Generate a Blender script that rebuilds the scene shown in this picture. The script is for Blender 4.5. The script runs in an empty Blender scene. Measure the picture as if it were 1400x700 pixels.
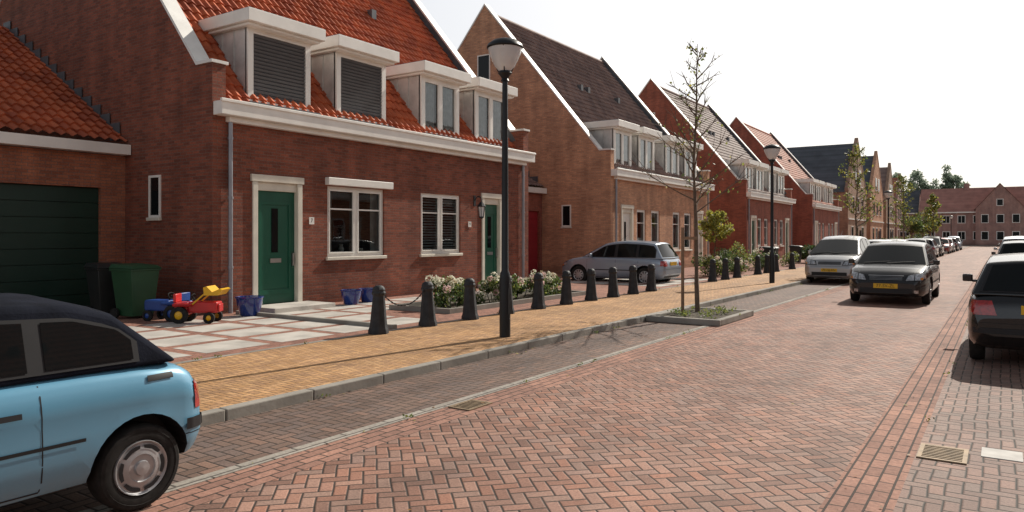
import bpy, math, random
import numpy as np
from mathutils import Vector, Matrix
from mathutils.bvhtree import BVHTree
random.seed(7)
R=math.radians
scene=bpy.context.scene
COL=scene.collection

# ---------------------------------------------------------------- materials
class NT:
    def __init__(s,name):
        s.m=bpy.data.materials.new(name); s.m.use_nodes=True
        s.t=s.m.node_tree; s.n=s.t.nodes; s.l=s.t.links
        s.b=s.n['Principled BSDF']
    def new(s,t,**k):
        x=s.n.new(t)
        for a,v in k.items(): setattr(x,a,v)
        return x
    def put(s,sock,v):
        if isinstance(v,bpy.types.NodeSocket): s.l.new(v,sock)
        else: sock.default_value=v
    def math(s,op,a,b=None,c=None):
        x=s.new('ShaderNodeMath',operation=op)
        s.put(x.inputs[0],a)
        if b is not None: s.put(x.inputs[1],b)
        if c is not None: s.put(x.inputs[2],c)
        return x.outputs[0]
    def mix(s,f,a,b,bt='MIX'):
        x=s.new('ShaderNodeMix',data_type='RGBA',blend_type=bt)
        s.put(x.inputs[0],f); s.put(x.inputs[6],a); s.put(x.inputs[7],b)
        return x.outputs[2]
    def noise(s,vec,scale,detail=3,rough=.55):
        x=s.new('ShaderNodeTexNoise'); x.inputs['Scale'].default_value=scale
        x.inputs['Detail'].default_value=detail; x.inputs['Roughness'].default_value=rough
        if vec is not None: s.l.new(vec,x.inputs['Vector'])
        return x.outputs['Fac']
    def obj(s): return s.new('ShaderNodeTexCoord').outputs['Object']
    def sep(s,v):
        x=s.new('ShaderNodeSeparateXYZ'); s.l.new(v,x.inputs[0]); return x.outputs
    def comb(s,a,b,c=0.):
        x=s.new('ShaderNodeCombineXYZ'); s.put(x.inputs[0],a);s.put(x.inputs[1],b);s.put(x.inputs[2],c); return x.outputs[0]
    def ramp(s,f,stops,interp='LINEAR'):
        x=s.new('ShaderNodeValToRGB'); x.color_ramp.interpolation=interp
        e=x.color_ramp.elements
        while len(e)<len(stops): e.new(.5)
        for i,(p,c) in enumerate(stops):
            e[i].position=p; e[i].color=(*c,1) if len(c)==3 else c
        s.l.new(f,x.inputs[0]); return x.outputs[0]
    def bump(s,h,st,dist=.01):
        x=s.new('ShaderNodeBump'); x.inputs['Strength'].default_value=st; x.inputs['Distance'].default_value=dist
        s.l.new(h,x.inputs['Height']); s.l.new(x.outputs[0],s.b.inputs['Normal'])
def c4(c): return (*c,1)
def sc(c,f): return tuple(min(1,x*f) for x in c)

def mat(name,col,rough=.6,metal=0.,var=.12,scale=3.,bump=0.,spec=.5,coat=0.):
    n=NT(name); o=n.obj()
    f=n.noise(o,scale,4)
    n.l.new(n.ramp(f,[(.3,sc(col,1-var)),(.7,sc(col,1+var))]),n.b.inputs['Base Color'])
    n.b.inputs['Roughness'].default_value=rough
    n.b.inputs['Metallic'].default_value=metal
    n.b.inputs['Specular IOR Level'].default_value=spec
    n.b.inputs['Coat Weight'].default_value=coat
    n.b.inputs['Coat Roughness'].default_value=.04
    if bump: n.bump(n.noise(o,scale*12,3),bump)
    return n.m

def carpaint(name,c,metal=.3,rough=.28,dust=.4,coat=.6):
    # base paint with road dust gathering on the lower body
    n=NT(name); o=n.obj(); s=n.sep(o)
    dn=n.noise(o,5,5,.65)
    low=n.new('ShaderNodeMapRange'); low.inputs['From Min'].default_value=.7; low.inputs['From Max'].default_value=.2
    n.l.new(s[2],low.inputs['Value'])
    f=n.math('MULTIPLY',n.math('ADD',n.math('MULTIPLY',low.outputs[0],dust),.02),n.math('MULTIPLY',dn,1.3))
    n.l.new(n.mix(f,c4(c),(.20,.17,.14,1)),n.b.inputs['Base Color'])
    n.b.inputs['Metallic'].default_value=metal
    n.l.new(n.math('ADD',n.math('MULTIPLY',f,.8),rough),n.b.inputs['Roughness'])
    n.b.inputs['Coat Weight'].default_value=coat
    n.l.new(n.math('ADD',n.math('MULTIPLY',f,.7),.04),n.b.inputs['Coat Roughness'])
    return n.m

def brick(name,c1,c2,mortar,axis='wall',bw=.22,rh=.065,ms=.006,rot=0,rough=.85,bumpst=.6,off=.5):
    n=NT(name); o=n.obj(); s=n.sep(o)
    if axis=='wall': v=n.comb(n.math('ADD',s[0],s[1]),s[2])
    else:
        mp=n.new('ShaderNodeMapping'); mp.inputs['Rotation'].default_value=(0,0,R(rot)); n.l.new(o,mp.inputs[0]); v=mp.outputs[0]
    b=n.new('ShaderNodeTexBrick'); n.l.new(v,b.inputs['Vector']); b.offset=off
    b.inputs['Scale'].default_value=1; b.inputs['Brick Width'].default_value=bw; b.inputs['Row Height'].default_value=rh
    b.inputs['Mortar Size'].default_value=ms; b.inputs['Mortar Smooth'].default_value=.2
    b.inputs['Color1'].default_value=c4(c1); b.inputs['Color2'].default_value=c4(c2); b.inputs['Mortar'].default_value=c4(mortar)
    b.inputs['Bias'].default_value=-.1
    big=n.ramp(n.noise(o,.9,5,.6),[(.3,(.76,.76,.78)),(.7,(1.16,1.14,1.12))])
    c=n.mix(1.,b.outputs['Color'],big,'MULTIPLY')
    fine=n.ramp(n.noise(o,30,2),[(.3,(.8,.8,.8)),(.7,(1.18,1.18,1.18))])
    c=n.mix(1.,c,fine,'MULTIPLY')
    if axis=='wall':   # rain streaks, and darker towards the foot
        st=n.noise(n.comb(n.math('MULTIPLY',n.math('ADD',s[0],s[1]),2.2),n.math('MULTIPLY',s[2],.25)),1.,4)
        c=n.mix(1.,c,n.ramp(st,[(.35,(.84,.83,.83)),(.65,(1.08,1.07,1.06))]),'MULTIPLY')
        mr=n.new('ShaderNodeMapRange'); mr.inputs['From Min'].default_value=.05; mr.inputs['From Max'].default_value=.55; mr.inputs['To Min'].default_value=.62; n.l.new(s[2],mr.inputs['Value'])
        c=n.mix(1.,c,n.comb(mr.outputs[0],mr.outputs[0],mr.outputs[0]),'MULTIPLY')
    n.l.new(c,n.b.inputs['Base Color']); n.b.inputs['Roughness'].default_value=rough
    n.b.inputs['Specular IOR Level'].default_value=.25
    inv=n.math('SUBTRACT',1.,b.outputs['Fac'])
    n.bump(n.math('ADD',inv,n.math('MULTIPLY',n.noise(o,60,2),.5)),bumpst,.006)
    return n.m

def herring(name,cols,w=.105,rot=45,mortar=(.06,.045,.04),bumpst=.7,stain=.25,mw=(.04,.10)):
    n=NT(name); o=n.obj()
    wob=n.new('ShaderNodeTexNoise'); wob.inputs['Scale'].default_value=1.2; n.l.new(o,wob.inputs['Vector'])
    vm=n.new('ShaderNodeVectorMath',operation='MULTIPLY_ADD'); n.l.new(wob.outputs['Color'],vm.inputs[0]); vm.inputs[1].default_value=(.05,.05,0); n.l.new(o,vm.inputs[2])
    mp=n.new('ShaderNodeMapping'); mp.inputs['Rotation'].default_value=(0,0,R(rot)); mp.inputs['Scale'].default_value=(1/w,1/w,1)
    n.l.new(vm.outputs[0],mp.inputs[0]); s=n.sep(mp.outputs[0]); x,y=s[0],s[1]
    M=n.math
    i=M('FLOOR',x); j=M('FLOOR',y); fx=M('SUBTRACT',x,i); fy=M('SUBTRACT',y,j)
    k=M('FLOORED_MODULO',M('SUBTRACT',i,j),4.)
    k=M('ROUND',k)
    V=M('GREATER_THAN',k,1.5); Hh=M('SUBTRACT',1.,V); k3=M('SUBTRACT',3.,k)
    kh=M('MULTIPLY',k,Hh); kv=M('MULTIPLY',k3,V)
    xl=M('ADD',fx,kh); yl=M('ADD',fy,kv)
    lx=M('SUBTRACT',2.,V); ly=M('ADD',1.,V)
    e=M('MINIMUM',M('MINIMUM',xl,M('SUBTRACT',lx,xl)),M('MINIMUM',yl,M('SUBTRACT',ly,yl)))
    idv=n.comb(M('SUBTRACT',i,kh),M('SUBTRACT',j,kv),V)
    wn=n.new('ShaderNodeTexWhiteNoise'); n.l.new(idv,wn.inputs['Vector'])
    c=n.ramp(wn.outputs['Value'],[(p/(len(cols)-1),q) for p,q in enumerate(cols)])
    fine=n.ramp(n.noise(o,55,4,.7),[(.3,(.72,.72,.72)),(.7,(1.28,1.27,1.25))])
    c=n.mix(1.,c,fine,'MULTIPLY')
    mo=n.new('ShaderNodeMapRange'); mo.inputs['From Min'].default_value=mw[0]; mo.inputs['From Max'].default_value=mw[1]
    n.l.new(M('ADD',e,M('MULTIPLY',M('SUBTRACT',n.noise(o,60,2),.5),.05)),mo.inputs['Value'])
    c=n.mix(mo.outputs[0],c4(mortar),c)
    st=n.ramp(n.noise(o,.55,6,.65),[(.32,(1-stain,)*3),(.68,(1+stain*.6,)*3)])
    c=n.mix(1.,c,st,'MULTIPLY')
    so=n.sep(o); wv=n.noise(n.comb(n.math('MULTIPLY',so[0],1.3),n.math('MULTIPLY',so[1],.06)),1.,3)
    c=n.mix(1.,c,n.ramp(wv,[(.3,(.76,.76,.77)),(.7,(1.12,1.1,1.08))]),'MULTIPLY')
    sp=n.ramp(n.noise(o,3.1,5,.7),[(.60,(1,1,1)),(.74,(.62,.60,.58))])
    c=n.mix(1.,c,sp,'MULTIPLY')
    n.l.new(c,n.b.inputs['Base Color']); n.b.inputs['Roughness'].default_value=.74
    n.b.inputs['Specular IOR Level'].default_value=.28
    hgt=M('ADD',M('MULTIPLY',M('MINIMUM',e,.14),7.),M('ADD',M('MULTIPLY',wn.outputs['Value'],.5),M('MULTIPLY',n.noise(o,70,2),.25)))
    n.bump(hgt,bumpst,.007)
    return n.m

def tilemat(name,c1,c2,rough=.68):
    n=NT(name); o=n.obj(); s=n.sep(o)
    idv=n.comb(n.math('FLOOR',n.math('DIVIDE',s[1],.22)),n.math('FLOOR',n.math('DIVIDE',s[2],.262)),0.)
    wn=n.new('ShaderNodeTexWhiteNoise'); n.l.new(idv,wn.inputs['Vector'])
    c=n.ramp(wn.outputs['Value'],[(0,c1),(1,c2)])
    c=n.mix(1.,c,n.ramp(n.noise(o,.7,5),[(.3,(.75,.75,.75)),(.7,(1.15,1.15,1.15))]),'MULTIPLY')
    n.l.new(c,n.b.inputs['Base Color']); n.b.inputs['Roughness'].default_value=rough
    n.b.inputs['Specular IOR Level'].default_value=.25
    n.bump(n.noise(o,40,2),.2)
    return n.m

def glassmat(name,tint=(.55,.6,.6)):
    n=NT(name); t=n.new('ShaderNodeBsdfTransparent'); t.inputs[0].default_value=c4(tint)
    g=n.new('ShaderNodeBsdfGlossy'); g.inputs['Roughness'].default_value=.02; g.inputs['Color'].default_value=(.9,.93,.95,1)
    f=n.new('ShaderNodeFresnel'); f.inputs['IOR'].default_value=1.55
    bp=n.new('ShaderNodeBump'); bp.inputs['Strength'].default_value=.06; bp.inputs['Distance'].default_value=.02
    n.l.new(n.noise(n.obj(),1.6,2),bp.inputs['Height']); n.l.new(bp.outputs[0],g.inputs['Normal'])
    m=n.new('ShaderNodeMixShader'); n.l.new(n.math('MULTIPLY',f.outputs[0],1.4),m.inputs[0]); n.l.new(t.outputs[0],m.inputs[1]); n.l.new(g.outputs[0],m.inputs[2])
    n.l.new(m.outputs[0],n.n['Material Output'].inputs[0]); return n.m

def leafmat(name,col):
    n=NT(name); o=n.obj()
    n.l.new(n.ramp(n.noise(o,9,2),[(.3,sc(col,.6)),(.7,sc(col,1.35))]),n.b.inputs['Base Color'])
    n.b.inputs['Roughness'].default_value=.55
    tr=n.new('ShaderNodeBsdfTranslucent'); tr.inputs[0].default_value=c4(sc(col,1.6))
    m=n.new('ShaderNodeMixShader'); m.inputs[0].default_value=.4
    n.l.new(n.b.outputs[0],m.inputs[1]); n.l.new(tr.outputs[0],m.inputs[2]); n.l.new(m.outputs[0],n.n['Material Output'].inputs[0])
    return n.m

M_={}
M_['brickA']=brick('brick_dark_red',(.29,.092,.056),(.16,.055,.038),(.17,.12,.095))
M_['brickG']=brick('brick_garage',(.40,.15,.082),(.26,.095,.058),(.18,.13,.11))
M_['brickB']=brick('brick_tan',(.64,.35,.21),(.45,.235,.145),(.38,.29,.23))
M_['brickC']=brick('brick_red',(.38,.12,.078),(.26,.085,.058),(.2,.14,.115))
M_['brickD']=brick('brick_brown',(.44,.28,.19),(.32,.20,.14),(.3,.25,.2))
M_['brickE']=brick('brick_far_hazed',(.42,.25,.21),(.36,.21,.18),(.34,.27,.25))  # brick colour lightened to paint in distance haze
M_['tileR']=tilemat('roof_tile_red',(.56,.14,.055),(.35,.08,.038))
M_['tileB']=tilemat('roof_tile_brown',(.29,.195,.165),(.19,.13,.118))
M_['tileG']=tilemat('roof_tile_greybrown',(.27,.185,.16),(.19,.13,.113))
M_['tileO']=tilemat('roof_tile_orange',(.48,.18,.11),(.35,.13,.085))
M_['tileK']=tilemat('roof_tile_slate',(.10,.11,.13),(.07,.08,.092))
M_['tileF']=tilemat('roof_tile_far_hazed',(.42,.21,.17),(.35,.17,.14))  # paler tiles, aerial haze mixed into the colour
M_['white']=mat('white_paint',(.80,.78,.73),.45,var=.07,scale=2)
M_['cream']=mat('stone_frame',(.66,.62,.53),.7,var=.1,bump=.1)
M_['zinc']=mat('zinc_sheet',(.52,.515,.50),.45,.2,var=.22,scale=2.5)
M_['cap']=mat('verge_cap',(.74,.73,.70),.5,.1,var=.08)
M_['lead']=mat('lead_and_parapet_shade',(.10,.105,.115),.6,.2,var=.25)
M_['gutterg']=mat('downpipe_zinc',(.30,.31,.34),.4,.5)
M_['green']=mat('green_door_paint',(.008,.085,.052),.35,var=.08)
M_['gdoor']=mat('garage_door_green',(.004,.028,.018),.45,var=.1)
M_['rdoor']=mat('garage_door_red',(.30,.02,.03),.4,var=.1)
M_['glass']=glassmat('window_glass')
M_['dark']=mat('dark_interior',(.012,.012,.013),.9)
M_['curtain']=mat('curtain_fabric',(.70,.70,.68),.9,var=.2,scale=6)
M_['shutter']=mat('roller_shutter_slat',(.095,.10,.11),.45,.2,var=.1)
M_['concrete']=mat('concrete_kerb',(.27,.25,.22),.88,var=.28,scale=1.5,bump=.3)
M_['gedge']=brick('gutter_edge_stone',(.38,.35,.31),(.30,.275,.24),(.10,.09,.08),'flat',.5,.3,.01,90)
M_['slab']=mat('concrete_slab',(.45,.42,.38),.85,var=.25,scale=2.,bump=.3)
M_['iron']=mat('black_iron',(.022,.024,.028),.42,.3,var=.2)
M_['bollard']=mat('bollard_iron',(.032,.034,.038),.6,.1,var=.35,scale=8,bump=.25,spec=.3)
M_['pole']=mat('lamp_pole_paint',(.016,.019,.022),.4,.1,spec=.35)
M_['lampglass']=mat('lamp_glass',(.66,.68,.69),.12,0,var=.1,coat=.5)
M_['steel']=mat('bare_metal',(.5,.5,.5),.3,.9)
M_['bark']=mat('bark',(.15,.11,.08),.9,var=.35,scale=14,bump=.6)
M_['stake']=mat('wood_stake',(.26,.17,.11),.85,var=.25,scale=9,bump=.4)
M_['soil']=mat('soil',(.08,.065,.045),.95,var=.5,scale=8,bump=1.)
M_['leafL']=leafmat('leaf_light',(.19,.21,.055)); M_['leafM']=leafmat('leaf_mid',(.09,.13,.04)); M_['leafD']=leafmat('leaf_dark',(.04,.065,.024))
M_['leafY']=leafmat('leaf_yellow',(.36,.34,.065)); M_['leafR']=leafmat('leaf_dry',(.30,.16,.06))
M_['leafF']=leafmat('leaf_far_hazed',(.22,.27,.20)); M_['leafF2']=leafmat('leaf_far_dark_hazed',(.17,.21,.17))  # pale greens with the haze of distance painted in
M_['petW']=leafmat('petal_white',(.68,.64,.52)); M_['petP']=leafmat('petal_pale_pink',(.58,.40,.38)); M_['petB']=leafmat('petal_faded',(.42,.33,.22))
M_['tyre']=mat('tyre_rubber',(.020,.019,.018),.85,var=.4,scale=20,spec=.3)
M_['rim']=mat('wheel_trim_silver',(.44,.44,.45),.38,.5,var=.15,scale=9)
M_['black']=mat('black_plastic',(.018,.018,.020),.55,var=.2,spec=.35)
M_['carglass']=mat('car_glass',(.008,.010,.011),.03,0,var=.1,spec=.2)
M_['lens']=mat('headlamp_lens',(.46,.48,.50),.06,.5,var=.6,scale=22,coat=1)
M_['red']=mat('tail_lamp_red',(.33,.010,.008),.15,0,var=.4,scale=24,coat=1)
M_['amber']=mat('indicator_amber',(.6,.2,.02),.2,0,coat=1)
M_['plate']=mat('plate_yellow',(.78,.46,.015),.4,var=.03)
M_['fabric']=mat('soft_top_fabric',(.012,.014,.022),.95,var=.35,scale=5,bump=.25,spec=.08)
M_['blue']=carpaint('paint_light_blue',(.13,.35,.52),.1,.32,.45)
M_['silver']=carpaint('paint_silver',(.46,.47,.48),.5)
M_['greyblue']=carpaint('paint_grey_blue',(.30,.37,.46),.4)
M_['blackp']=carpaint('paint_black',(.005,.0055,.007),0.,.2,.05,.4)
M_['darkg']=carpaint('paint_near_black',(.006,.007,.009),0.,.2,.07,.4)
M_['whitep']=carpaint('paint_white',(.6,.6,.6),0)
M_['redp']=carpaint('paint_red',(.3,.02,.02),.2)
M_['bluepot']=mat('blue_glazed_pot',(.01,.035,.20),.18,0,coat=.8)
M_['bin']=mat('bin_green_plastic',(.014,.065,.026),.5,var=.15)
M_['bind']=mat('bin_dark_plastic',(.015,.018,.018),.5,var=.15)
M_['tred']=mat('toy_red',(.5,.02,.02),.35); M_['tyel']=mat('toy_yellow',(.75,.42,.01),.35); M_['tblue']=mat('toy_blue',(.015,.06,.26),.4)
M_['grate']=mat('cast_iron_grate',(.26,.19,.12),.7,.3,var=.3,scale=12)
M_['whitepav']=mat('white_paver',(.52,.50,.47),.8,var=.2,scale=5)
n=NT('grass_ground'); o_=n.obj()
n.l.new(n.ramp(n.noise(o_,.4,6,.7),[(.3,(.035,.05,.018)),(.55,(.065,.085,.028)),(.75,(.10,.10,.045))]),n.b.inputs['Base Color']); n.b.inputs['Roughness'].default_value=.95
n.bump(n.noise(o_,8,4),1.,.05); M_['grass']=n.m
M_['road']=herring('road_brick_herringbone',[(.255,.135,.100),(.345,.19,.142),(.29,.19,.154),(.41,.235,.178),(.205,.12,.094),(.37,.185,.130),(.32,.21,.176)],w=.092,rot=45,mortar=(.05,.04,.034))
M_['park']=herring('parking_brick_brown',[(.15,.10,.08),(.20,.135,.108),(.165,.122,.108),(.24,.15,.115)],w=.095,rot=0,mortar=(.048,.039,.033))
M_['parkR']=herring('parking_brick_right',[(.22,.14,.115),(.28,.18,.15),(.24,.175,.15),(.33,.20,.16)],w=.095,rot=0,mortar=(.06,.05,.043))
M_['band']=brick('gutter_brick_band',(.40,.22,.165),(.27,.15,.115),(.065,.05,.042),'flat',.21,.10,.008,90)
M_['yellow']=herring('sidewalk_yellow_brick',[(.54,.31,.145),(.42,.235,.11),(.60,.36,.18),(.49,.285,.15),(.37,.215,.115)],w=.075,rot=0,mortar=(.16,.105,.06),stain=.26,mw=(.03,.12))
M_['drive']=brick('driveway_red_brick',(.38,.19,.138),(.26,.13,.098),(.11,.08,.065),'flat',.21,.105,.007,90)
M_['rwalk']=brick('sidewalk_grey_paver',(.30,.27,.24),(.24,.22,.20),(.12,.11,.1),'flat',.3,.3,.008,0)

# ---------------------------------------------------------------- mesh builder
class MB:
    def __init__(s,f=None): s.v=[];s.f=[];s.mi=[];s.fn=f
    def add(s,vs,fs,mi=0):
        b=len(s.v); s.v+= [tuple(v) for v in vs]; s.f+=[[i+b for i in f] for f in fs]; s.mi+=[mi]*len(fs)
    def poly(s,vs,mi=0): s.add(vs,[list(range(len(vs)))],mi)
    def box(s,a,b,c,d,e,g,mi=0):
        s.add([(a,c,e),(b,c,e),(b,d,e),(a,d,e),(a,c,g),(b,c,g),(b,d,g),(a,d,g)],
              [[0,3,2,1],[4,5,6,7],[0,1,5,4],[1,2,6,5],[2,3,7,6],[3,0,4,7]],mi)
    def ext(s,pts,y0,y1,mi=0): # pts (a,z)
        n=len(pts)
        s.add([(p[0],y0,p[1]) for p in pts]+[(p[0],y1,p[1]) for p in pts],
              [list(range(n)),list(range(2*n-1,n-1,-1))]+[[i,(i+1)%n,n+(i+1)%n,n+i] for i in range(n)],mi)
    def tube(s,pts,rad,n=6,mi=0,cap=True):
        rings=[]
        P=[Vector(p) for p in pts]
        for i,p in enumerate(P):
            d=(P[min(i+1,len(P)-1)]-P[max(i-1,0)])
            if d.length<1e-6: d=Vector((0,0,1))
            q=d.to_track_quat('Z','Y')
            rings.append([p+q@Vector((rad[i]*math.cos(2*math.pi*k/n),rad[i]*math.sin(2*math.pi*k/n),0)) for k in range(n)])
        vs=[v for r in rings for v in r]; fs=[]
        for i in range(len(P)-1):
            for k in range(n): fs.append([i*n+k,i*n+(k+1)%n,(i+1)*n+(k+1)%n,(i+1)*n+k])
        if cap: fs+= [list(range(n))[::-1],[len(vs)-n+k for k in range(n)]]
        s.add(vs,fs,mi)
    def lathe(s,prof,n=24,c=(0,0,0),axis='z',mi=0,cap=False):
        vs=[];fs=[]
        for r,h in prof:
            for k in range(n):
                a=2*math.pi*k/n; x,y=r*math.cos(a),r*math.sin(a)
                vs.append((c[0]+x,c[1]+y,c[2]+h) if axis=='z' else (c[0]+x,c[1]+h,c[2]+y))
        for i in range(len(prof)-1):
            for k in range(n): fs.append([i*n+k,i*n+(k+1)%n,(i+1)*n+(k+1)%n,(i+1)*n+k])
        if cap: fs+=[list(range(n)),[len(vs)-n+k for k in range(n)]]
        s.add(vs,fs,mi)
    def leaf(s,p,size,mi=0,flat=.0):
        u=Vector((random.gauss(0,1)*(1-flat),random.gauss(0,1)*(1-flat),random.gauss(0,1)+flat*3)).normalized()
        w=u.orthogonal().normalized(); w.rotate(Matrix.Rotation(random.uniform(0,6.28),3,u)); v=u.cross(w)
        p=Vector(p); a=size*random.uniform(.7,1.3); b=a*.6
        s.add([p-w*a*.5,p+v*b*.5,p+w*a*.5,p-v*b*.5],[[0,1,2,3]],mi)
    def obj(s,name,mats,parent=None,smooth=False,ang=40,recalc=False):
        if not s.v: return None
        me=bpy.data.meshes.new(name)
        vs=[s.fn(v) for v in s.v] if s.fn else s.v
        me.from_pydata([tuple(v) for v in vs],[],s.f)
        if not isinstance(mats,(list,tuple)): mats=[mats]
        for m in mats: me.materials.append(m)
        me.polygons.foreach_set('material_index',s.mi)
        if smooth:
            me.polygons.foreach_set('use_smooth',[True]*len(s.f)); me.set_sharp_from_angle(angle=R(ang))
        me.update()
        if recalc:
            import bmesh
            bm=bmesh.new(); bm.from_mesh(me); bmesh.ops.recalc_face_normals(bm,faces=bm.faces); bm.to_mesh(me); bm.free()
        ob=bpy.data.objects.new(name,me); COL.objects.link(ob)
        if parent: ob.parent=parent
        return ob
def empty(name,loc=(0,0,0),rz=0):
    e=bpy.data.objects.new(name,None); e.location=loc; e.rotation_euler=(0,0,rz); e.empty_display_size=.2; COL.objects.link(e); return e
def bevel(ob,w=.01,seg=2):
    m=ob.modifiers.new('bevel','BEVEL'); m.width=w; m.segments=seg; m.limit_method='ANGLE'; m.angle_limit=R(35); return ob

# ---------------------------------------------------------------- ground
def sheet(name,x0,x1,y0,y1,z,m,step=None):
    b=MB(); b.poly([(x0,y0,z),(x1,y0,z),(x1,y1,z),(x0,y1,z)]); return b.obj(name,m)
def slab(name,x0,x1,y0,y1,z0,z1,m):
    b=MB(); b.box(x0,x1,y0,y1,z0,z1); return b.obj(name,m)
YA,YB=-25,138
sheet('ground',-1500,1500,-1500,1500,-.06,M_['grass'])
sheet('road',-4.10,-.93,YA,YB,0,M_['road'])
sheet('gutter_band',-4.46,-4.10,YA,YB,0,M_['band'])
sheet('gutter_band',-.93,-.55,YA,YB,0,M_['band'])
slab('gutter_edge',-4.58,-4.46,YA,YB,-.05,.006,M_['gedge'])
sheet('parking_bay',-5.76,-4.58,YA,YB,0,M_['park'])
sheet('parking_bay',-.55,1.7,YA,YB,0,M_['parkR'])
b=MB(); y=YA
while y<YB: b.box(-5.88,-5.76,y,y+.99,-.05,.105); y+=1.0
bevel(b.obj('kerb',M_['concrete']),.012,2)
slab('kerb',1.7,1.84,YA,YB,-.05,.11,M_['concrete'])
slab('sidewalk',-8.32,-5.88,YA,YB,-.05,.1,M_['yellow'])
slab('sidewalk',1.84,4.2,YA,YB,-.05,.1,M_['rwalk'])
slab('sidewalk_edge',-8.42,-8.32,YA,YB,-.05,.104,M_['concrete'])
slab('driveway',-30,-8.42,YA,YB,-.05,.1,M_['drive'])
slab('garden_path',4.2,8.9,YA,YB,-.05,.1,M_['drive'])
sheet('cross_road',-70,70,YB,YB+8,-.01,M_['road'])
slab('far_sidewalk',-70,70,YB+8,YB+11,-.05,.1,M_['rwalk'])
b=MB()
for k in range(-2,11):
    for j in range(4):
        y=4.55+k*1.22; x=-8.75-j*.98
        if y>19.5 or (y>10.2 and j<2) and y<17: continue
        b.box(x-.78,x,y,y+1.02,.09,.104)
for k in range(0,4):
    for j in range(4):
        b.box(-8.75-j*.98-.78,-8.75-j*.98,21.2+k*1.22,21.2+k*1.22+1.02,.09,.104)
b.obj('driveway_slabs',M_['slab'])
b=MB(); b.box(-12.7,-8.45,9.02,9.12,.09,.17); bevel(b.obj('garden_edging',M_['concrete']),.01)
b=MB(); b.box(-13.0,-12.1,9.5,11.1,.09,.2); b.box(-13.,-12.1,17.5,18.9,.09,.2); bevel(b.obj('doorstep',M_['slab']),.01)
random.seed(91); b=MB()
for i in range(420):
    y=random.uniform(1.5,30)
    x=random.choice((-5.76+abs(random.gauss(0,.12)),-4.3+random.gauss(0,.12),-.7+random.gauss(0,.12),random.uniform(-5.7,-.6),random.uniform(-8.2,-6)))
    z=.112 if x<-5.88 else .012
    b.leaf((x,y,z),random.choice((.02,.03,.045)),random.choice((0,0,1,2)),.8)
b.obj('fallen_leaves',[M_['leafR'],M_['leafY'],M_['soil']])
b=MB()
for i in range(70):
    y=random.uniform(2,34); x=random.choice((-5.74,-4.45,-.55,-8.31)); z=.1 if x<-6 else 0
    for k in range(9): b.leaf((x+random.gauss(0,.02),y+random.gauss(0,.03),z+.015+random.random()*.03),.03,random.choice((0,1)))
b.obj('joint_weeds',[M_['leafM'],M_['leafL']])
def grate(name,x0,x1,y0,y1,m):
    e=empty(name,(x0,y0,0)); b=MB(); W=x1-x0; L=y1-y0
    b.box(0,W,0,.03,.002,.012);b.box(0,W,L-.03,L,.002,.012);b.box(0,.03,.03,L-.03,.002,.012);b.box(W-.03,W,.03,L-.03,.002,.012)
    k=.06
    while k<L-.04: b.box(.03,W-.03,k,k+.018,.001,.010); k+=.045
    b.obj('grate_bars',m,e)
    b=MB(); b.poly([(.0,.0,.0042),(W,0,.0042),(W,L,.0042),(0,L,.0042)]); b.obj('drain_pit',M_['dark'],e)
grate('storm_drain',-4.44,-4.18,5.5,5.88,M_['grate'])
grate('storm_drain',-.54,-.22,6.2,6.62,M_['grate'])
slab('marker_paver',-.14,.12,6.5,6.78,-.02,.006,M_['whitepav'])

# ---------------------------------------------------------------- tiled roof
def tile_sheet(mb,p0,p1,y0,y1,ns=6,tw=.22,th=.34):
    a0,z0=p0;a1,z1=p1; L=math.hypot(a1-a0,z1-z0); da,dz=(a1-a0)/L,(z1-z0)/L
    na,nz=(-dz,da) if da>0 else (dz,-da)
    if nz<0: na,nz=-na,-nz
    nr=max(1,round(L/th)); nc=max(1,round((y1-y0)/tw)); ys=np.linspace(y0,y1,nc*ns+1)
    prof=[.028*(math.sin(2*math.pi*i/ns)+.35*math.sin(4*math.pi*i/ns+.6)) for i in range(ns)]
    base=len(mb.v); rows=0
    for r in range(nr):
        for e in (0,1):
            d=L*(r+e)/nr; h=.05 if e==0 else .008
            for i,y in enumerate(ys):
                hh=h+prof[i%ns]
                mb.v.append((a0+da*d+na*hh,y,z0+dz*d+nz*hh))
            rows+=1
    w=len(ys)
    for r in range(rows-1):
        for i in range(w-1):
            mb.f.append([base+r*w+i,base+r*w+i+1,base+(r+1)*w+i+1,base+(r+1)*w+i]); mb.mi.append(0)

ZE=4.35; SH=5.1; SL=1.2
def wall_open(mb,y0,y1,z0,z1,ops,a0=0.,dep=.14):
    ys=sorted({y0,y1}|{o[0] for o in ops}|{o[1] for o in ops}); zs=sorted({z0,z1}|{o[2] for o in ops}|{o[3] for o in ops})
    for i in range(len(ys)-1):
        for j in range(len(zs)-1):
            cy=(ys[i]+ys[i+1])/2; cz=(zs[j]+zs[j+1])/2
            if any(o[0]<cy<o[1] and o[2]<cz<o[3] for o in ops): continue
            mb.poly([(a0,ys[i],zs[j]),(a0,ys[i+1],zs[j]),(a0,ys[i+1],zs[j+1]),(a0,ys[i],zs[j+1])])
    for o in ops:
        a,b_,c,d=o; e=a0+dep
        mb.poly([(a0,a,c),(e,a,c),(e,a,d),(a0,a,d)]); mb.poly([(a0,b_,c),(e,b_,c),(e,b_,d),(a0,b_,d)])
        mb.poly([(a0,a,c),(a0,b_,c),(e,b_,c),(e,a,c)]); mb.poly([(a0,a,d),(a0,b_,d),(e,b_,d),(e,a,d)])

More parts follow.
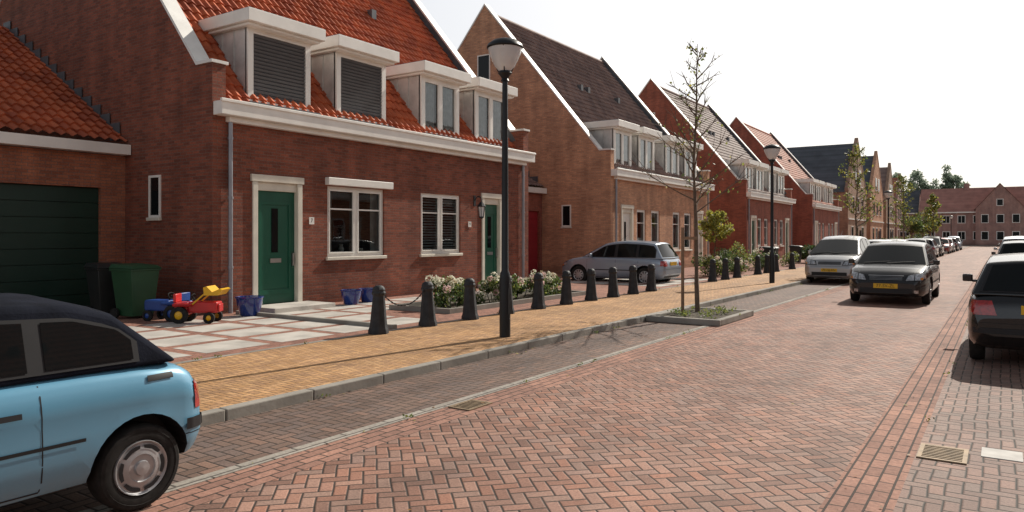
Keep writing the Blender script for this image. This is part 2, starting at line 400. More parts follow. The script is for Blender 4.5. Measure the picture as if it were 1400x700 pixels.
def house(name,y0,L,xf=-13.,side=1,bm='brickA',tm='tileR',doors=(),wins=(),dorms=(),ns=6,doorm='green',lintels=(),shut=(0,1),downs=True,back=True):
    E=empty(name,(xf,y0,0))
    fn=lambda v:(-side*v[0],v[1],v[2])
    P={}
    def mb(k):
        if k not in P: P[k]=MB(fn)
        return P[k]
    D=12.4; ra=D/2; y1=L; T=.3; zb=.0
    apex=SH+(ra-.5)*SL
    out=[(0,zb),(0,SH),(.5,SH),(ra,apex),(D-.5,SH),(D,SH),(D,zb)]
    mb('walls').ext(out,0,T); mb('walls').ext(out,L-T,L)
    ops=[(a,b_,.1,2.93-.0) for a,b_ in doors]+[(a,b_,c,d) for a,b_,c,d in wins]
    wall_open(mb('walls'),T,L-T,zb,ZE-.3,ops)
    mb('walls').poly([(D,T,zb),(D,L-T,zb),(D,L-T,ZE),(D,T,ZE)])
    for ya,yb in ((-.04,T+.04),(L-T-.04,L+.04)):
        t=.06
        c=[(-.04,SH),(-.04,SH+t),(.48,SH+t),(ra,apex+t*1.5),(D-.48,SH+t),(D+.04,SH+t),(D+.04,SH),(D-.5,SH),(ra,apex),(.5,SH)]
        mb('verge_caps').ext(c,ya,yb)
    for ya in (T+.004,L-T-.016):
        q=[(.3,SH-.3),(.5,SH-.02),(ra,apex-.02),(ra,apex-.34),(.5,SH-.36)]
        mb('lead_and_parapet_shade').ext(q,ya,ya+.012)  # dark lead strip also paints in the shade on the parapet's inner face
    rz=lambda a: SH-.34+SL*(a-.5)
    tile_sheet(mb('roof_tiles'),(.12,rz(.12)),(ra,rz(ra)),T,L-T,ns)
    mb('roof_tiles').poly([(D-.1,T,rz(.1)),(D-.1,L-T,rz(.1)),(ra,L-T,rz(ra)),(ra,T,rz(ra))])
    mb('ridge').tube([(ra,T,rz(ra)+.03),(ra,L-T,rz(ra)+.03)],[.13,.13],8)
    mb('gutter').box(-.28,.10,T-.28,L-T+.28,ZE-.29,ZE-.02)
    mb('gutter').box(-.31,-.25,T-.30,L-T+.30,ZE-.045,ZE+.02)
    mb('gutter').box(-.14,.02,T-.002,L-T+.002,ZE-.40,ZE-.292)
    for vy in (L*.36,L*.42,L*.7):
        a=3.7; mb('roof_vents').box(a-.12,a+.16,vy-.10,vy+.10,rz(a)-.05,rz(a)+.24)
    for a,b_ in doors:
        f=mb('door_frames'); w=.13
        f.box(-.035,.12,a,a+w,.1,2.80); f.box(-.035,.12,b_-w,b_,.1,2.80); f.box(-.05,.12,a-.04,b_+.04,2.80,2.95)
        f.box(.02,.10,a+w,b_-w,2.62,2.80)
        d=mb('door_leaf'); x=.09
        d.box(x,x+.05,a+w,b_-w,.2,2.62)
        m_=(a+b_)/2
        for (pa,pb,pc,pd) in ((a+w+.1,a+w+.17,.4,2.4),(b_-w-.17,b_-w-.1,.4,2.4)):
            d.box(x-.018,x,pa,pb,pc,pd)
        d.box(x-.018,x,a+w+.17,b_-w-.17,2.33,2.4); d.box(x-.018,x,a+w+.17,b_-w-.17,.4,.5)
        g=mb('door_glass'); g.box(x-.012,x-.004,m_-.10,m_+.07,1.3,2.25)
        h=mb('door_fittings'); h.box(x-.03,x-.005,m_-.14,m_+.14,1.08,1.17); h.box(x-.06,x-.005,b_-w-.09,b_-w-.05,1.0,1.28)
    for a,b_,c,d_ in wins:
        f=mb('window_frames'); w=.075; x0,x1=.05,.13
        f.box(x0,x1,a,a+w,c,d_); f.box(x0,x1,b_-w,b_,c,d_); f.box(x0,x1,a+w,b_-w,c,c+w); f.box(x0,x1,a+w,b_-w,d_-w,d_)
        nm=2 if b_-a>1.2 else 1
        zt=c+(d_-c)*.68
        for k in range(1,nm):
            m_=a+(b_-a)*k/nm; f.box(x0+.01,x1-.005,m_-.055,m_+.055,c+w,d_-w)
        f.box(x0+.02,x1-.01,a+w,b_-w,zt-.018,zt+.018)
        for k in range(nm):
            u0=a+w if k==0 else a+(b_-a)*k/nm+.055; u1=b_-w if k==nm-1 else a+(b_-a)*(k+1)/nm-.055
            q=.035
            f.box(x0-.015,x0+.03,u0,u0+q,c+w,d_-w); f.box(x0-.015,x0+.03,u1-q,u1,c+w,d_-w)
            f.box(x0-.015,x0+.03,u0+q,u1-q,c+w,c+w+q); f.box(x0-.015,x0+.03,u0+q,u1-q,d_-w-q,d_-w)
        mb('window_glass').poly([(.10,a,c),(.10,b_,c),(.10,b_,d_),(.10,a,d_)])
        mb('sills').box(-.06,.05,a-.05,b_+.05,c-.08,c-.002)
        cu=mb('curtains')
        sty=int((a*7)%3)
        if b_-a<1.2: sty=0
        if L==11.6 and side==1 and y0<10: sty=0 if a<4 else 2
        if sty==0:
            for u0,u1 in [(a,a+(b_-a)*.16),(b_-(b_-a)*.16,b_)]:
                n_=10
                for i in range(n_):
                    ya=u0+(u1-u0)*i/n_; yb=u0+(u1-u0)*(i+1)/n_; xa=.2+.03*(i%2); xb=.2+.03*((i+1)%2)
                    cu.poly([(xa,ya,c),(xb,yb,c),(xb,yb,d_),(xa,ya,d_)])
            cu.lathe([(.05,0),(.07,.12),(.04,.2),(.05,.24)],10,(.25,a+(b_-a)*.35,c+.05)); cu.lathe([(.06,0),(.08,.14)],10,(.25,a+(b_-a)*.68,c+.05))
        else:
            z=c+.05 if sty==1 else c+.12
            while z<d_-.03:
                cu.poly([(.17,a,z),(.17,b_,z),(.2,b_,z+.04),(.2,a,z+.04)]); z+=.055 if sty==1 else .075
    for a,b_,z in lintels: mb('lintel_boxes').box(-.13,.02,a,b_,z,z+.17)
    for di,(a,b_) in enumerate(dorms):
        z0,z1=4.5,6.12; fa=.38
        body=mb('dormer_cheeks')
        body.box(fa+.05,2.25,a,a+.05,z0,z1); body.box(fa+.05,2.25,b_-.05,b_,z0,z1); 
        for k in range(1,4): body.box(fa+.05+k*.42,fa+.07+k*.42,a-.02,b_+.02,z0,z1)
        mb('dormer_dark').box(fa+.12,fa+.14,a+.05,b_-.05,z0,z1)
        t=mb('dormer_roof'); t.box(fa-.30,2.1,a-.20,b_+.20,z1+.06,z1+.33); 
        t.box(fa-.2,2.1,a-.12,b_+.12,z1,z1+.06)
        mb('dormer_lead').box(fa-.27,2.35,a-.17,b_+.17,z1+.33,z1+.345)
        f=mb('dormer_frames')
        f.box(fa,fa+.09,a,a+.14,z0,z1); f.box(fa,fa+.09,b_-.14,b_,z0,z1); f.box(fa,fa+.09,a+.14,b_-.14,z0,z0+.16); f.box(fa,fa+.09,a+.14,b_-.14,z1-.1,z1)
        mb('lead_and_parapet_shade').box(fa-.22,fa+.05,a-.1,b_+.1,z0-.06,z0+.0)
        f.box(fa-.06,fa+.0,a-.03,b_+.03,z0+.02,z0+.07)
        if di in shut:
            sh=mb('roller_shutters'); z=z0+.17
            while z<z1-.1:
                sh.poly([(fa+.05,a+.14,z),(fa+.05,b_-.14,z),(fa+.02,b_-.14,z+.06),(fa+.02,a+.14,z+.06)])
                sh.poly([(fa+.02,a+.14,z+.06),(fa+.02,b_-.14,z+.06),(fa+.065,b_-.14,z+.08),(fa+.065,a+.14,z+.08)])
                z+=.08
        else:
            m_=(a+b_)/2
            f.box(fa+.01,fa+.08,m_-.05,m_+.05,z0+.16,z1-.1)
            for u0,u1 in ((a+.14,m_-.05),(m_+.05,b_-.14)):
                q=.045; f.box(fa+.015,fa+.07,u0,u0+q,z0+.16,z1-.1); f.box(fa+.015,fa+.07,u1-q,u1,z0+.16,z1-.1)
                f.box(fa+.015,fa+.07,u0+q,u1-q,z0+.16,z0+.2); f.box(fa+.015,fa+.07,u0+q,u1-q,z1-.15,z1-.1)
            mb('dormer_glass').poly([(fa+.06,a+.1,z0+.1),(fa+.06,b_-.1,z0+.1),(fa+.06,b_-.1,z1-.05),(fa+.06,a+.1,z1-.05)])
            cu=mb('dormer_curtains')
            for u0,u1 in ((a+.14,a+.14+(b_-a)*.3),(b_-.14-(b_-a)*.3,b_-.14)):
                n_=8
                for i in range(n_):
                    ya=u0+(u1-u0)*i/n_; yb=u0+(u1-u0)*(i+1)/n_; xa=fa+.085+.02*(i%2); xb=fa+.085+.02*((i+1)%2)
                    cu.poly([(xa,ya,z0+.1),(xb,yb,z0+.1),(xb,yb,z1),(xa,ya,z1)])
    for a,w,c,d_ in ((1.85,.34,2.1,2.9),(ra-.25,.6,8.6,9.7)):
        for yy,sg in ((0,-1),(L,1)):
            f=mb('gable_window_frames'); q=.05
            ys=sorted((yy,yy+sg*.03)); 
            f.box(a-q,a,ys[0],ys[1],c-q,d_+q); f.box(a+w,a+w+q,ys[0],ys[1],c-q,d_+q); f.box(a,a+w,ys[0],ys[1],c-q,c); f.box(a,a+w,ys[0],ys[1],d_,d_+q)
            mb('gable_window_panes').poly([(a,yy+sg*.008,c),(a+w,yy+sg*.008,c),(a+w,yy+sg*.008,d_),(a,yy+sg*.008,d_)])
            ys=sorted((yy,yy+sg*.07)); mb('sills').box(a-.08,a+w+.08,ys[0],ys[1],c-.12,c-q)
    if downs:
        for yy in (.36,L-.42):
            mb('downpipes').tube([(-.07,yy,.1),(-.07,yy,ZE-.3)],[.045,.045],10)
            for z in (1.,2.4,3.6): mb('downpipes').tube([(-.07,yy,z),(-.07,yy,z+.05)],[.058,.058],10)
    mm=dict(walls=bm,verge_caps='cap',lead_and_parapet_shade='lead',roof_tiles=tm,ridge=tm,gutter='white',roof_vents='lead',door_frames='cream',door_leaf=doorm,
        door_glass='carglass',door_fittings='steel',window_frames='white',window_glass='glass',sills='cream',curtains='curtain',lintel_boxes='white',
        dormer_cheeks='zinc',dormer_dark='dark',dormer_roof='white',dormer_lead='lead',dormer_frames='white',roller_shutters='shutter',dormer_glass='glass',
        dormer_curtains='curtain',gable_window_frames='white',gable_window_panes='carglass',downpipes='gutterg')
    for k,b in P.items():
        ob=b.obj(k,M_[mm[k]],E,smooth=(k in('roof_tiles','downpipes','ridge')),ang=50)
        if k in('gutter','dormer_roof','door_frames','sills','lintel_boxes') and ns==6: bevel(ob,.01,1)
    return E

DO=[(1.1,2.8),(3.6,5.3),(6.7,8.4),(9.2,10.9)]
H1=house('brick_house',8.71,11.6,bm='brickA',tm='tileR',doors=[(.92,2.22),(9.0,10.05)],wins=[(2.97,4.84,1.17,2.82),(6.24,7.97,1.17,2.82)],
   dorms=DO,ns=6,lintels=[(2.9,5.05,2.84)])
W2=[(2.5,3.45,1.0,2.8),(4.05,5.0,1.0,2.8),(6.6,7.55,1.0,2.8),(8.1,9.05,1.0,2.8)]
house('brick_house',26.4,11.8,bm='brickB',tm='tileB',doors=[(.95,2.1),(9.6,10.7)],wins=W2,dorms=DO,ns=6,doorm='white',shut=())
house('brick_house',44.9,11.6,bm='brickC',tm='tileG',doors=[(.95,2.1),(9.5,10.6)],wins=W2,dorms=DO,ns=4,doorm='green',shut=())
house('brick_house',63.4,11.6,bm='brickC',tm='tileO',doors=[(.95,2.1),(9.5,10.6)],wins=W2,dorms=DO,ns=4,doorm='white',shut=())
for i,(y,bm_,tm_) in enumerate(((-14,'brickB','tileB'),(5,'brickC','tileO'),(24,'brickB','tileR'),(43,'brickC','tileG'),(62,'brickB','tileB'),(81,'brickC','tileO'))):
    house('brick_house',y,11.6,xf=9.,side=-1,bm=bm_,tm=tm_,doors=[(.95,2.1),(9.5,10.6)],wins=W2,dorms=DO,ns=3,doorm='white',shut=(),downs=False)

def house_t(name,yc,w,xf,depth,zr,ze,bm,tm):
    E=empty(name,(xf,yc,0)); P={k:MB() for k in('walls','roof','frames','panes','caps')}
    h=w/2
    P['walls'].add([(0,-h,0),(0,h,0),(0,h,ze),(0,0,zr),(0,-h,ze)]+[(-depth,-h,0),(-depth,h,0),(-depth,h,ze),(-depth,0,zr),(-depth,-h,ze)],
       [[0,1,2,3,4],[9,8,7,6,5],[0,4,9,5],[1,6,7,2]])
    for sg in(-1,1):
        P['roof'].add([(-.3,sg*(h+.2),ze-.1),(-depth,sg*(h+.2),ze-.1),(-depth,0,zr+.06),(-.3,0,zr+.06)],[[0,1,2,3]])
        P['caps'].add([(-.32,sg*(h+.02),ze),(.03,sg*(h+.02),ze),(.03,0,zr+.3),(-.32,0,zr+.3),(-.32,sg*(h+.02),ze+.3),(.03,sg*(h+.02),ze+.3),(.03,0,zr+.65),(-.32,0,zr+.65)],
          [[0,1,2,3],[4,5,6,7],[0,1,5,4],[1,2,6,5],[2,3,7,6],[3,0,4,7]])
    def win(y,z,a,b_):
        P['frames'].box(0,.05,y-a/2,y+a/2,z,z+b_); P['panes'].box(.05,.06,y-a/2+.1,y-.04,z+.1,z+b_-.1); P['panes'].box(.05,.06,y+.04,y+a/2-.1,z+.1,z+b_-.1)
    for z,ys in ((1.1,(-h*.6,-h*.1,h*.5)),(4.2,(-h*.5,0,h*.5)),(7.2,(-h*.2,h*.2))):
        for y in ys: win(y,z,1.2,1.6)
    P['frames'].box(.0,.1,-h,h,3.35,3.5)
    P['panes'].box(0,.06,h*.2,h*.2+1,.1,2.3)
    for k,m in(('walls',bm),('roof',tm),('frames','white'),('panes','carglass'),('caps',bm)): P[k].obj(k,M_[m],E)
house_t('brick_house',86,12,-13,8,11.6,6.2,'brickD','tileK')
house_t('brick_house',100.5,11,-13,8,11.6,6.2,'brickB','tileK')
house_t('brick_house',113.5,9,-13,8,11.2,6.2,'brickD','tileG')
house_t('brick_house',125,9,-13,8,10.5,6.0,'brickE','tileO')

def end_house(name,x0,x1,y,ze,zr,bm,tm,gable=None):
    E=empty(name,(x0,y,0)); w=x1-x0; P={k:MB() for k in('walls','roof','frames','panes','chimney')}
    P['walls'].add([(0,0,0),(w,0,0),(w,0,ze),(0,0,ze),(0,9,0),(w,9,0),(w,9,ze),(0,9,ze),(0,4.5,zr),(w,4.5,zr)],[[0,1,2,3],[5,4,7,6],[0,3,8,7,4],[1,5,6,9,2]])
    P['roof'].add([(-.1,-.3,ze-.1),(w+.1,-.3,ze-.1),(w+.1,4.5,zr+.1),(-.1,4.5,zr+.1),(-.1,9.3,ze-.1),(w+.1,9.3,ze-.1)],[[0,1,2,3],[3,2,5,4]])
    P['frames'].box(0,w,-.38,-.2,ze-.3,ze-.08)
    x=1.2
    while x<w-1.5:
        for z,h in((1.,1.5),(3.9,1.4)):
            P['frames'].box(x,x+1.2,-.05,0,z,z+h); P['panes'].box(x+.1,x+.57,-.06,-.05,z+.1,z+h-.1); P['panes'].box(x+.63,x+1.1,-.06,-.05,z+.1,z+h-.1)
        x+=2.3
    for x in (w*.25,w*.8): P['chimney'].box(x,x+.8,4.1,4.9,zr-.5,zr+.9)
    if gable:
        g0,g1,gz=gable; m=(g0+g1)/2
        P['walls'].add([(g0,-1,0),(g1,-1,0),(g1,-1,ze+.4),(m,-1,gz),(g0,-1,ze+.4),(g0,.1,0),(g1,.1,0),(g1,.1,ze+.4),(g0,.1,ze+.4)],[[0,1,2,3,4],[0,4,8,5],[1,6,7,2]])
        P['roof'].add([(g0-.2,-1.15,ze+.2),(m,-1.15,gz+.1),(m,4.5,gz+.1),(g0-.2,4.5,ze+.2),(g1+.2,-1.15,ze+.2),(g1+.2,4.5,ze+.2)],[[0,1,2,3],[1,4,5,2]])
        for x in (g0+.8,m-.5,g1-1.8):
            for z in(1.,3.9): P['frames'].box(x,x+1.1,-1.05,-1,z,z+1.5); P['panes'].box(x+.1,x+1.,-1.06,-1.05,z+.1,z+1.4)
        P['frames'].box(m-.5,m+.5,-1.05,-1,6.8,8.); P['panes'].box(m-.4,m+.4,-1.06,-1.05,6.9,7.9)
    for k,m in(('walls',bm),('roof',tm),('frames','white'),('panes','carglass'),('chimney',bm)): P[k].obj(k,M_[m],E)
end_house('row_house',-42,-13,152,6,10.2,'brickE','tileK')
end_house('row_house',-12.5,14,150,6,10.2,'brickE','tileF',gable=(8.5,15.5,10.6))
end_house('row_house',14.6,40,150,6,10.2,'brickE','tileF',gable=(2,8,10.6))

def garage(name,y0,y1,bm,tm,dm,doorspan,hi=False):
    E=empty(name,(-16.2,y0,0)); fn=lambda v:(-v[0],v[1],v[2]); L=y1-y0
    w=MB(fn); wall_open(w,0,L,0,3.42,[(doorspan[0],doorspan[1],.1,2.7)]); w.box(0.02,9,0,.1,0,3.4) ; w.box(8.9,9.,.1,L-.01,0,3.4)
    w.obj('walls',M_[bm],E)
    d=MB(fn); a,b_=doorspan
    z=.1
    while z<2.69: d.box(.1,.135,a,b_,z,min(z+.31,2.7)); z+=.325
    d.box(.14,.15,a,b_,.1,2.7); d.obj('garage_door',M_[dm],E)
    f=MB(fn); f.box(-.25,.1,-.1,L-.01,3.44,3.66); f.obj('fascia',M_['white'],E)
    r=MB(fn); tile_sheet(r,(-.1,3.72),(6. ,3.72+6.1*.58),-.05,L-.02,6 if y0<10 else 4)
    r.poly([(6,-.05,3.72+6.1*.58),(6,L-.02,3.72+6.1*.58),(9.2,L-.02,3.3),(9.2,-.05,3.3)]); r.obj('roof_tiles',M_[tm],E,True,50)
    s=MB(fn); k=0
    while k<14:
        a0=.2+k*.42; s.box(a0,a0+.40,L-.03,L-.012,3.72+a0*.58-.02,3.72+a0*.58+.36); k+=1
    s.obj('stepped_flashing',M_['lead'],E)
garage('garage',3.0,8.70,'brickG','tileR','gdoor',(1.2,5.17))
garage('garage',20.33,26.38,'brickC','tileB','rdoor',(2.7,5.85))
garage('garage',38.22,44.88,'brickB','tileG','gdoor',(3.2,6.4))
garage('garage',56.52,63.38,'brickC','tileO','rdoor',(3.2,6.4))

# ---------------------------------------------------------------- street furniture
def lamp(x,y,h=4.68,name='street_lamp'):
    E=empty(name,(x,y,.1)); p=MB(); H=h-.1
    p.lathe([(0,0),(.085,0),(.085,.9),(.075,.98),(.055,1.02),(.05,2.5),(.042,H-.62),(.0,H-.6)],20)
    p.lathe([(.0,H-.66),(.07,H-.64),(.05,H-.6),(.075,H-.56),(.11,H-.52),(.10,H-.49),(0,H-.48)],20)
    p.lathe([(.27,H-.14),(.285,H-.12),(.27,H-.08),(.19,H-.02),(.08,H+.015),(0,H+.02)],28)
    for k in range(4):
        a=math.pi/2*k+.5; p.tube([(.10*math.cos(a),.10*math.sin(a),H-.5),(.26*math.cos(a),.26*math.sin(a),H-.13)],[.009,.009],6)
    p.box(-.002+.083,.088,-.04,.04,.35,.75)
    p.obj('pole_and_cap',M_['pole'],E,True,50)
    g=MB(); g.lathe([(.09,H-.49),(.15,H-.42),(.21,H-.3),(.25,H-.2),(.262,H-.14)],28); g.obj('lamp_bowl',M_['lampglass'],E,True)
    g=MB(); g.lathe([(0,H-.46),(.035,H-.45),(.035,H-.25),(0,H-.2)],12); g.obj('lamp_bulb',M_['white'],E,True)
for y in (9.3,24.97,54.5,125): lamp(-6.38,y)
def bollard(x,y):
    E=empty('bollard',(x,y,.1)); b=MB(); E.rotation_euler=(R(random.uniform(-1.2,1.2)),R(random.uniform(-1.2,1.2)),random.uniform(0,1))
    b.lathe([(0,-.02),(.165,-.02),(.165,.05),(.15,.09),(.14,.12),(.095,.60),(.11,.62),(.115,.65),(.10,.68),(.105,.70),(.085,.74),(.05,.765),(0,.77)],8)
    bevel(b.obj('post',M_['bollard'],E,True,30),.006)
ys=[8.49+1.208*k for k in range(10)]
for y in ys: bollard(-8.27,y)
for y in (24.6,26.,27.4,30.2,31.6,33.,36.): bollard(-8.27,y)
def chain(p,q,sag):
    E=empty('chain',p); b=MB(); p=Vector(p);q=Vector(q); n=26
    for i in range(n):
        t0=i/n;t1=(i+.85)/n
        f=lambda t:(q-p)*t+Vector((0,0,-sag*4*t*(1-t)))
        b.tube([f(t0),f(t1)],[.014,.014] if i%2 else [.008,.008],5)
    b.obj('links',M_['iron'],E)
chain((-8.27,ys[0]+.1,.72),(-8.27,ys[1]-.1,.72),.22)

def tree(name,x,y,z,h,nb,nl,lm,seed,start=.35,spread=.95,stake=True,ls=.07,up0=(.5,1.1),tr=.045):
    random.seed(seed); E=empty(name,(x,y,z)); t=MB(); N=9; pts=[];rr=[]
    px=py=0
    for i in range(N+1):
        f=i/N; pts.append((px,py,h*f)); rr.append(tr*(1-f)**.8+.006); px+=random.uniform(-.04,.04); py+=random.uniform(-.04,.04)
    t.tube(pts,rr,8)
    L=MB()
    for i in range(nb):
        f=start+(1-start)*(i+random.random())/nb*.97; k=f*N; i0=min(int(k),N-1); q=k-i0
        p=Vector(pts[i0]).lerp(Vector(pts[i0+1]),q); a=random.uniform(0,6.28)
        ln=spread*(1-f)**.6*random.uniform(.55,1.15)+.15
        up=random.uniform(*up0); d=Vector((math.cos(a),math.sin(a),up)).normalized()
        bp=[p]; cur=p.copy()
        for s in range(4):
            d=(d+Vector((random.uniform(-.18,.18),random.uniform(-.18,.18),.10))).normalized(); cur=cur+d*ln/4; bp.append(cur.copy())
        t.tube(bp,[.016,.013,.010,.008,.004],5)
        segs=[(bp[j],bp[j+1]) for j in range(1,4)]
        for s in range(6):
            j=random.randint(1,3); p2=bp[j]; d2=(d+Vector((random.uniform(-1,1),random.uniform(-1,1),random.uniform(-.3,.6)))).normalized()
            e2=p2+d2*ln*random.uniform(.25,.5); t.tube([p2,e2],[.007,.003],4,cap=False); segs.append((p2,e2))
        for s in range(nl):
            a0,b0=random.choice(segs); pp=a0.lerp(b0,random.random())+Vector((random.gauss(0,.04),random.gauss(0,.04),random.gauss(0,.04)-.02))
            L.leaf(pp,ls,random.choice((0,0,1,1,2)))
    t.obj('trunk_and_branches',M_['bark'],E,True,60)
    L.obj('leaves',[M_[k] for k in lm],E)
    if stake:
        s=MB()
        for dx in (-.28,): s.tube([(dx,-.1,-.05),(dx,-.1,1.75)],[.035,.033],8)
        s.box(-.28,.03,-.125,-.105,1.5,1.56); s.obj('stake',M_['stake'],E)
def planter(name,x0,x1,y0,y1):
    E=empty(name,(x0,y0,0)); b=MB(); w=x1-x0;l=y1-y0;t=.12
    b.box(0,w,0,t,.0,.115);b.box(0,w,l-t,l,0,.115);b.box(w-t,w,t,l-t,0,.115);b.box(0,t,t,l-t,0,.115)
    bevel(b.obj('kerb_ring',M_['concrete'],E),.015)
    s=MB(); n=12
    vs=[(t+(w-2*t)*i/n,t+(l-2*t)*j/n,.075+random.uniform(0,.04)) for j in range(n+1) for i in range(n+1)]
    s.add(vs,[[j*(n+1)+i,j*(n+1)+i+1,(j+1)*(n+1)+i+1,(j+1)*(n+1)+i] for j in range(n) for i in range(n)]); s.obj('soil',M_['soil'],E)
    g=MB()
    for c in range(16):
        cx=random.uniform(.2,w-.2);cy=random.uniform(.2,l-.2)
        for k in range(24): g.leaf((cx+random.gauss(0,.07),cy+random.gauss(0,.07),.11+random.random()*.1),.05,random.choice((0,1)))
    g.obj('weeds',[M_['leafM'],M_['leafL']],E)
planter('tree_planter',-5.755,-4.3,13.2,15.4)
tree('young_tree',-5.2,14.55,.08,5.5,34,9,('leafL','leafM','leafY'),3,start=.36,spread=1.5,up0=(.15,.8),tr=.045)
planter('tree_planter',-5.755,-4.3,31.8,34.)
tree('young_tree',-5.1,33.,.08,5.3,34,26,('leafM','leafL','leafY'),5,spread=1.6,ls=.11,up0=(.2,.9))
planter('tree_planter',-5.755,-4.3,50.,52.2)
tree('young_tree',-5.1,51.,.08,5.3,36,28,('leafM','leafL','leafY'),6,spread=1.6,ls=.13,up0=(.2,.9))
tree('young_tree',-5.1,75.,.02,5.3,36,34,('leafM','leafY','leafL'),8,spread=1.6,ls=.2)
tree('garden_tree',-9.3,28.1,.1,2.45,26,110,('leafY','leafL','leafY'),9,start=.52,spread=1.2,stake=False,ls=.11,up0=(.0,.5))

def shrub(name,x,y,rx,ry,h,n,mats,ls=.08,flowers=0,fm=(),seed=1):
    random.seed(seed); E=empty(name,(x,y,.1)); L=MB(); cl=[]
    for i in range(max(6,int(n/90))):
        cl.append((random.uniform(-rx,rx)*.75,random.uniform(-ry,ry)*.85,random.uniform(.25,.8)*h,random.uniform(.12,.28)*h+.06))
    for i in range(n):
        c=random.choice(cl); v=Vector((random.gauss(0,1),random.gauss(0,1),random.gauss(0,1))).normalized()*random.uniform(.5,1.1)*c[3]
        L.leaf((c[0]+v.x,c[1]+v.y,max(.02,c[2]+v.z)),ls,0 if v.z>0 and random.random()<.6 else random.randint(0,len(mats)-1))
    for c in cl: L.tube([(c[0]*.4,c[1]*.9,0),(c[0],c[1],c[2])],[.012,.006],4,mi=len(mats)-1)
    L.obj('leaves',[M_[m] for m in mats],E)
    if flowers:
        F=MB()
        for i in range(flowers):
            c=random.choice(cl); v=Vector((random.gauss(0,1)+.5,random.gauss(0,1)-.2,abs(random.gauss(0,1))+.2)).normalized()*c[3]*1.05
            r=random.uniform(.06,.105); mi=random.choice(range(len(fm)))
            for k in range(46):
                u=Vector((random.gauss(0,1),random.gauss(0,1),random.gauss(0,1))).normalized()*r*random.uniform(.8,1.)
                F.leaf((c[0]+v.x+u.x,c[1]+v.y+u.y,max(.08,c[2]+v.z+u.z)),.05,mi)
        F.obj('flower_heads',[M_[m] for m in fm],E)
for i,y in enumerate((12.1,13.1,14.0,14.9,15.8,16.6)):
    shrub('hydrangea_bush',-9.75-.25*(i%2),y,.42,.48,(.62,.5,.6,.52,.6,.5)[i],800,('leafM','leafL','leafD'),.09,17,('petW','petW','petP','petB'),20+i)
b=MB(); b.box(-10.8,-9.15,11.4,11.48,.09,.2);b.box(-10.8,-9.15,17.1,17.18,.09,.2);b.box(-9.23,-9.15,11.48,17.1,.09,.2);b.box(-10.8,-10.72,11.48,17.1,.09,.2)
b.obj('flowerbed_edging',M_['concrete'])
sheet('flowerbed_soil',-10.72,-9.23,11.48,17.1,.12,M_['soil'])
k=0
for (x,y,rx,ry,h,n) in ((-9.3,27.4,.5,.6,.75,900),(-9.6,28.9,.7,.7,1.1,1200),(-9.3,30.6,.5,.8,.6,900),(-9.8,32.4,.6,.8,1.3,1300),(-9.2,34.2,.5,.9,.8,900),(-9.6,36.3,.6,.9,1.0,1000),
     (-9.3,39.8,.5,1.0,.7,800),(-9.4,45,.6,1.4,1.2,1000),(-9.4,48,.6,1.4,.9,900),(-9.4,52,.6,1.6,1.4,1000),(-9.4,56,.6,1.4,.9,800),(-9.2,64,.7,2,1.4,900),(-9.2,69,.7,2,1.1,800),(-9.2,76,.7,2.5,1.5,900),
     (-9.2,86,.8,3,1.6,900),(-9.2,98,.8,3,1.6,900),(-9.2,112,.8,4,2,900)):
    k+=1
    shrub('garden_shrub',x,y,rx,ry,h,n,[('leafM','leafD','leafL'),('leafL','leafM','leafD'),('leafD','leafM','leafD')][k%3],.09 if y<45 else .18,12 if k in(1,3,6) else 0,('petP','petW'),50+k)
def bigtree(name,x,y,h,r,n,seed,ls=.6,mats=('leafF','leafF2')):
    random.seed(seed); E=empty(name,(x,y,0)); t=MB(); t.tube([(0,0,0),(.1,0,h*.4),(0,.1,h*.75)],[r*.09,r*.07,r*.03],8)
    cl=[]
    for i in range(26):
        v=Vector((random.gauss(0,1),random.gauss(0,1),random.gauss(0,1))).normalized()*random.uniform(.35,.9)
        cl.append(Vector((v.x*r,v.y*r,h*.66+v.z*h*.30)))
        t.tube([(0,0,h*.4),cl[-1]],[r*.03,.03],5)
    L=MB()
    for i in range(n):
        c=random.choice(cl); v=Vector((random.gauss(0,1),random.gauss(0,1),random.gauss(0,1))).normalized()*random.uniform(.3,1.)*r*.34
        L.leaf(c+v,ls,0 if v.z>-.1 else 1)
    t.obj('trunk_and_limbs',M_['bark'],E); L.obj('crown',[M_[m] for m in mats],E)
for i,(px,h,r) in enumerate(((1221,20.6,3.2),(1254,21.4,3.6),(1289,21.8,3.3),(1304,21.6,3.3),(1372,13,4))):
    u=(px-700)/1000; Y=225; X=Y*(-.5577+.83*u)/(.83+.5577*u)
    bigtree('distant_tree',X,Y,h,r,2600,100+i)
for i,(x,y,h) in enumerate(((-8.9,96,4.6),(-8.7,108,5),(-8.9,122,5))):
    bigtree('street_tree',x,y,h,1.3,900,200+i,.26,('leafM','leafL'))

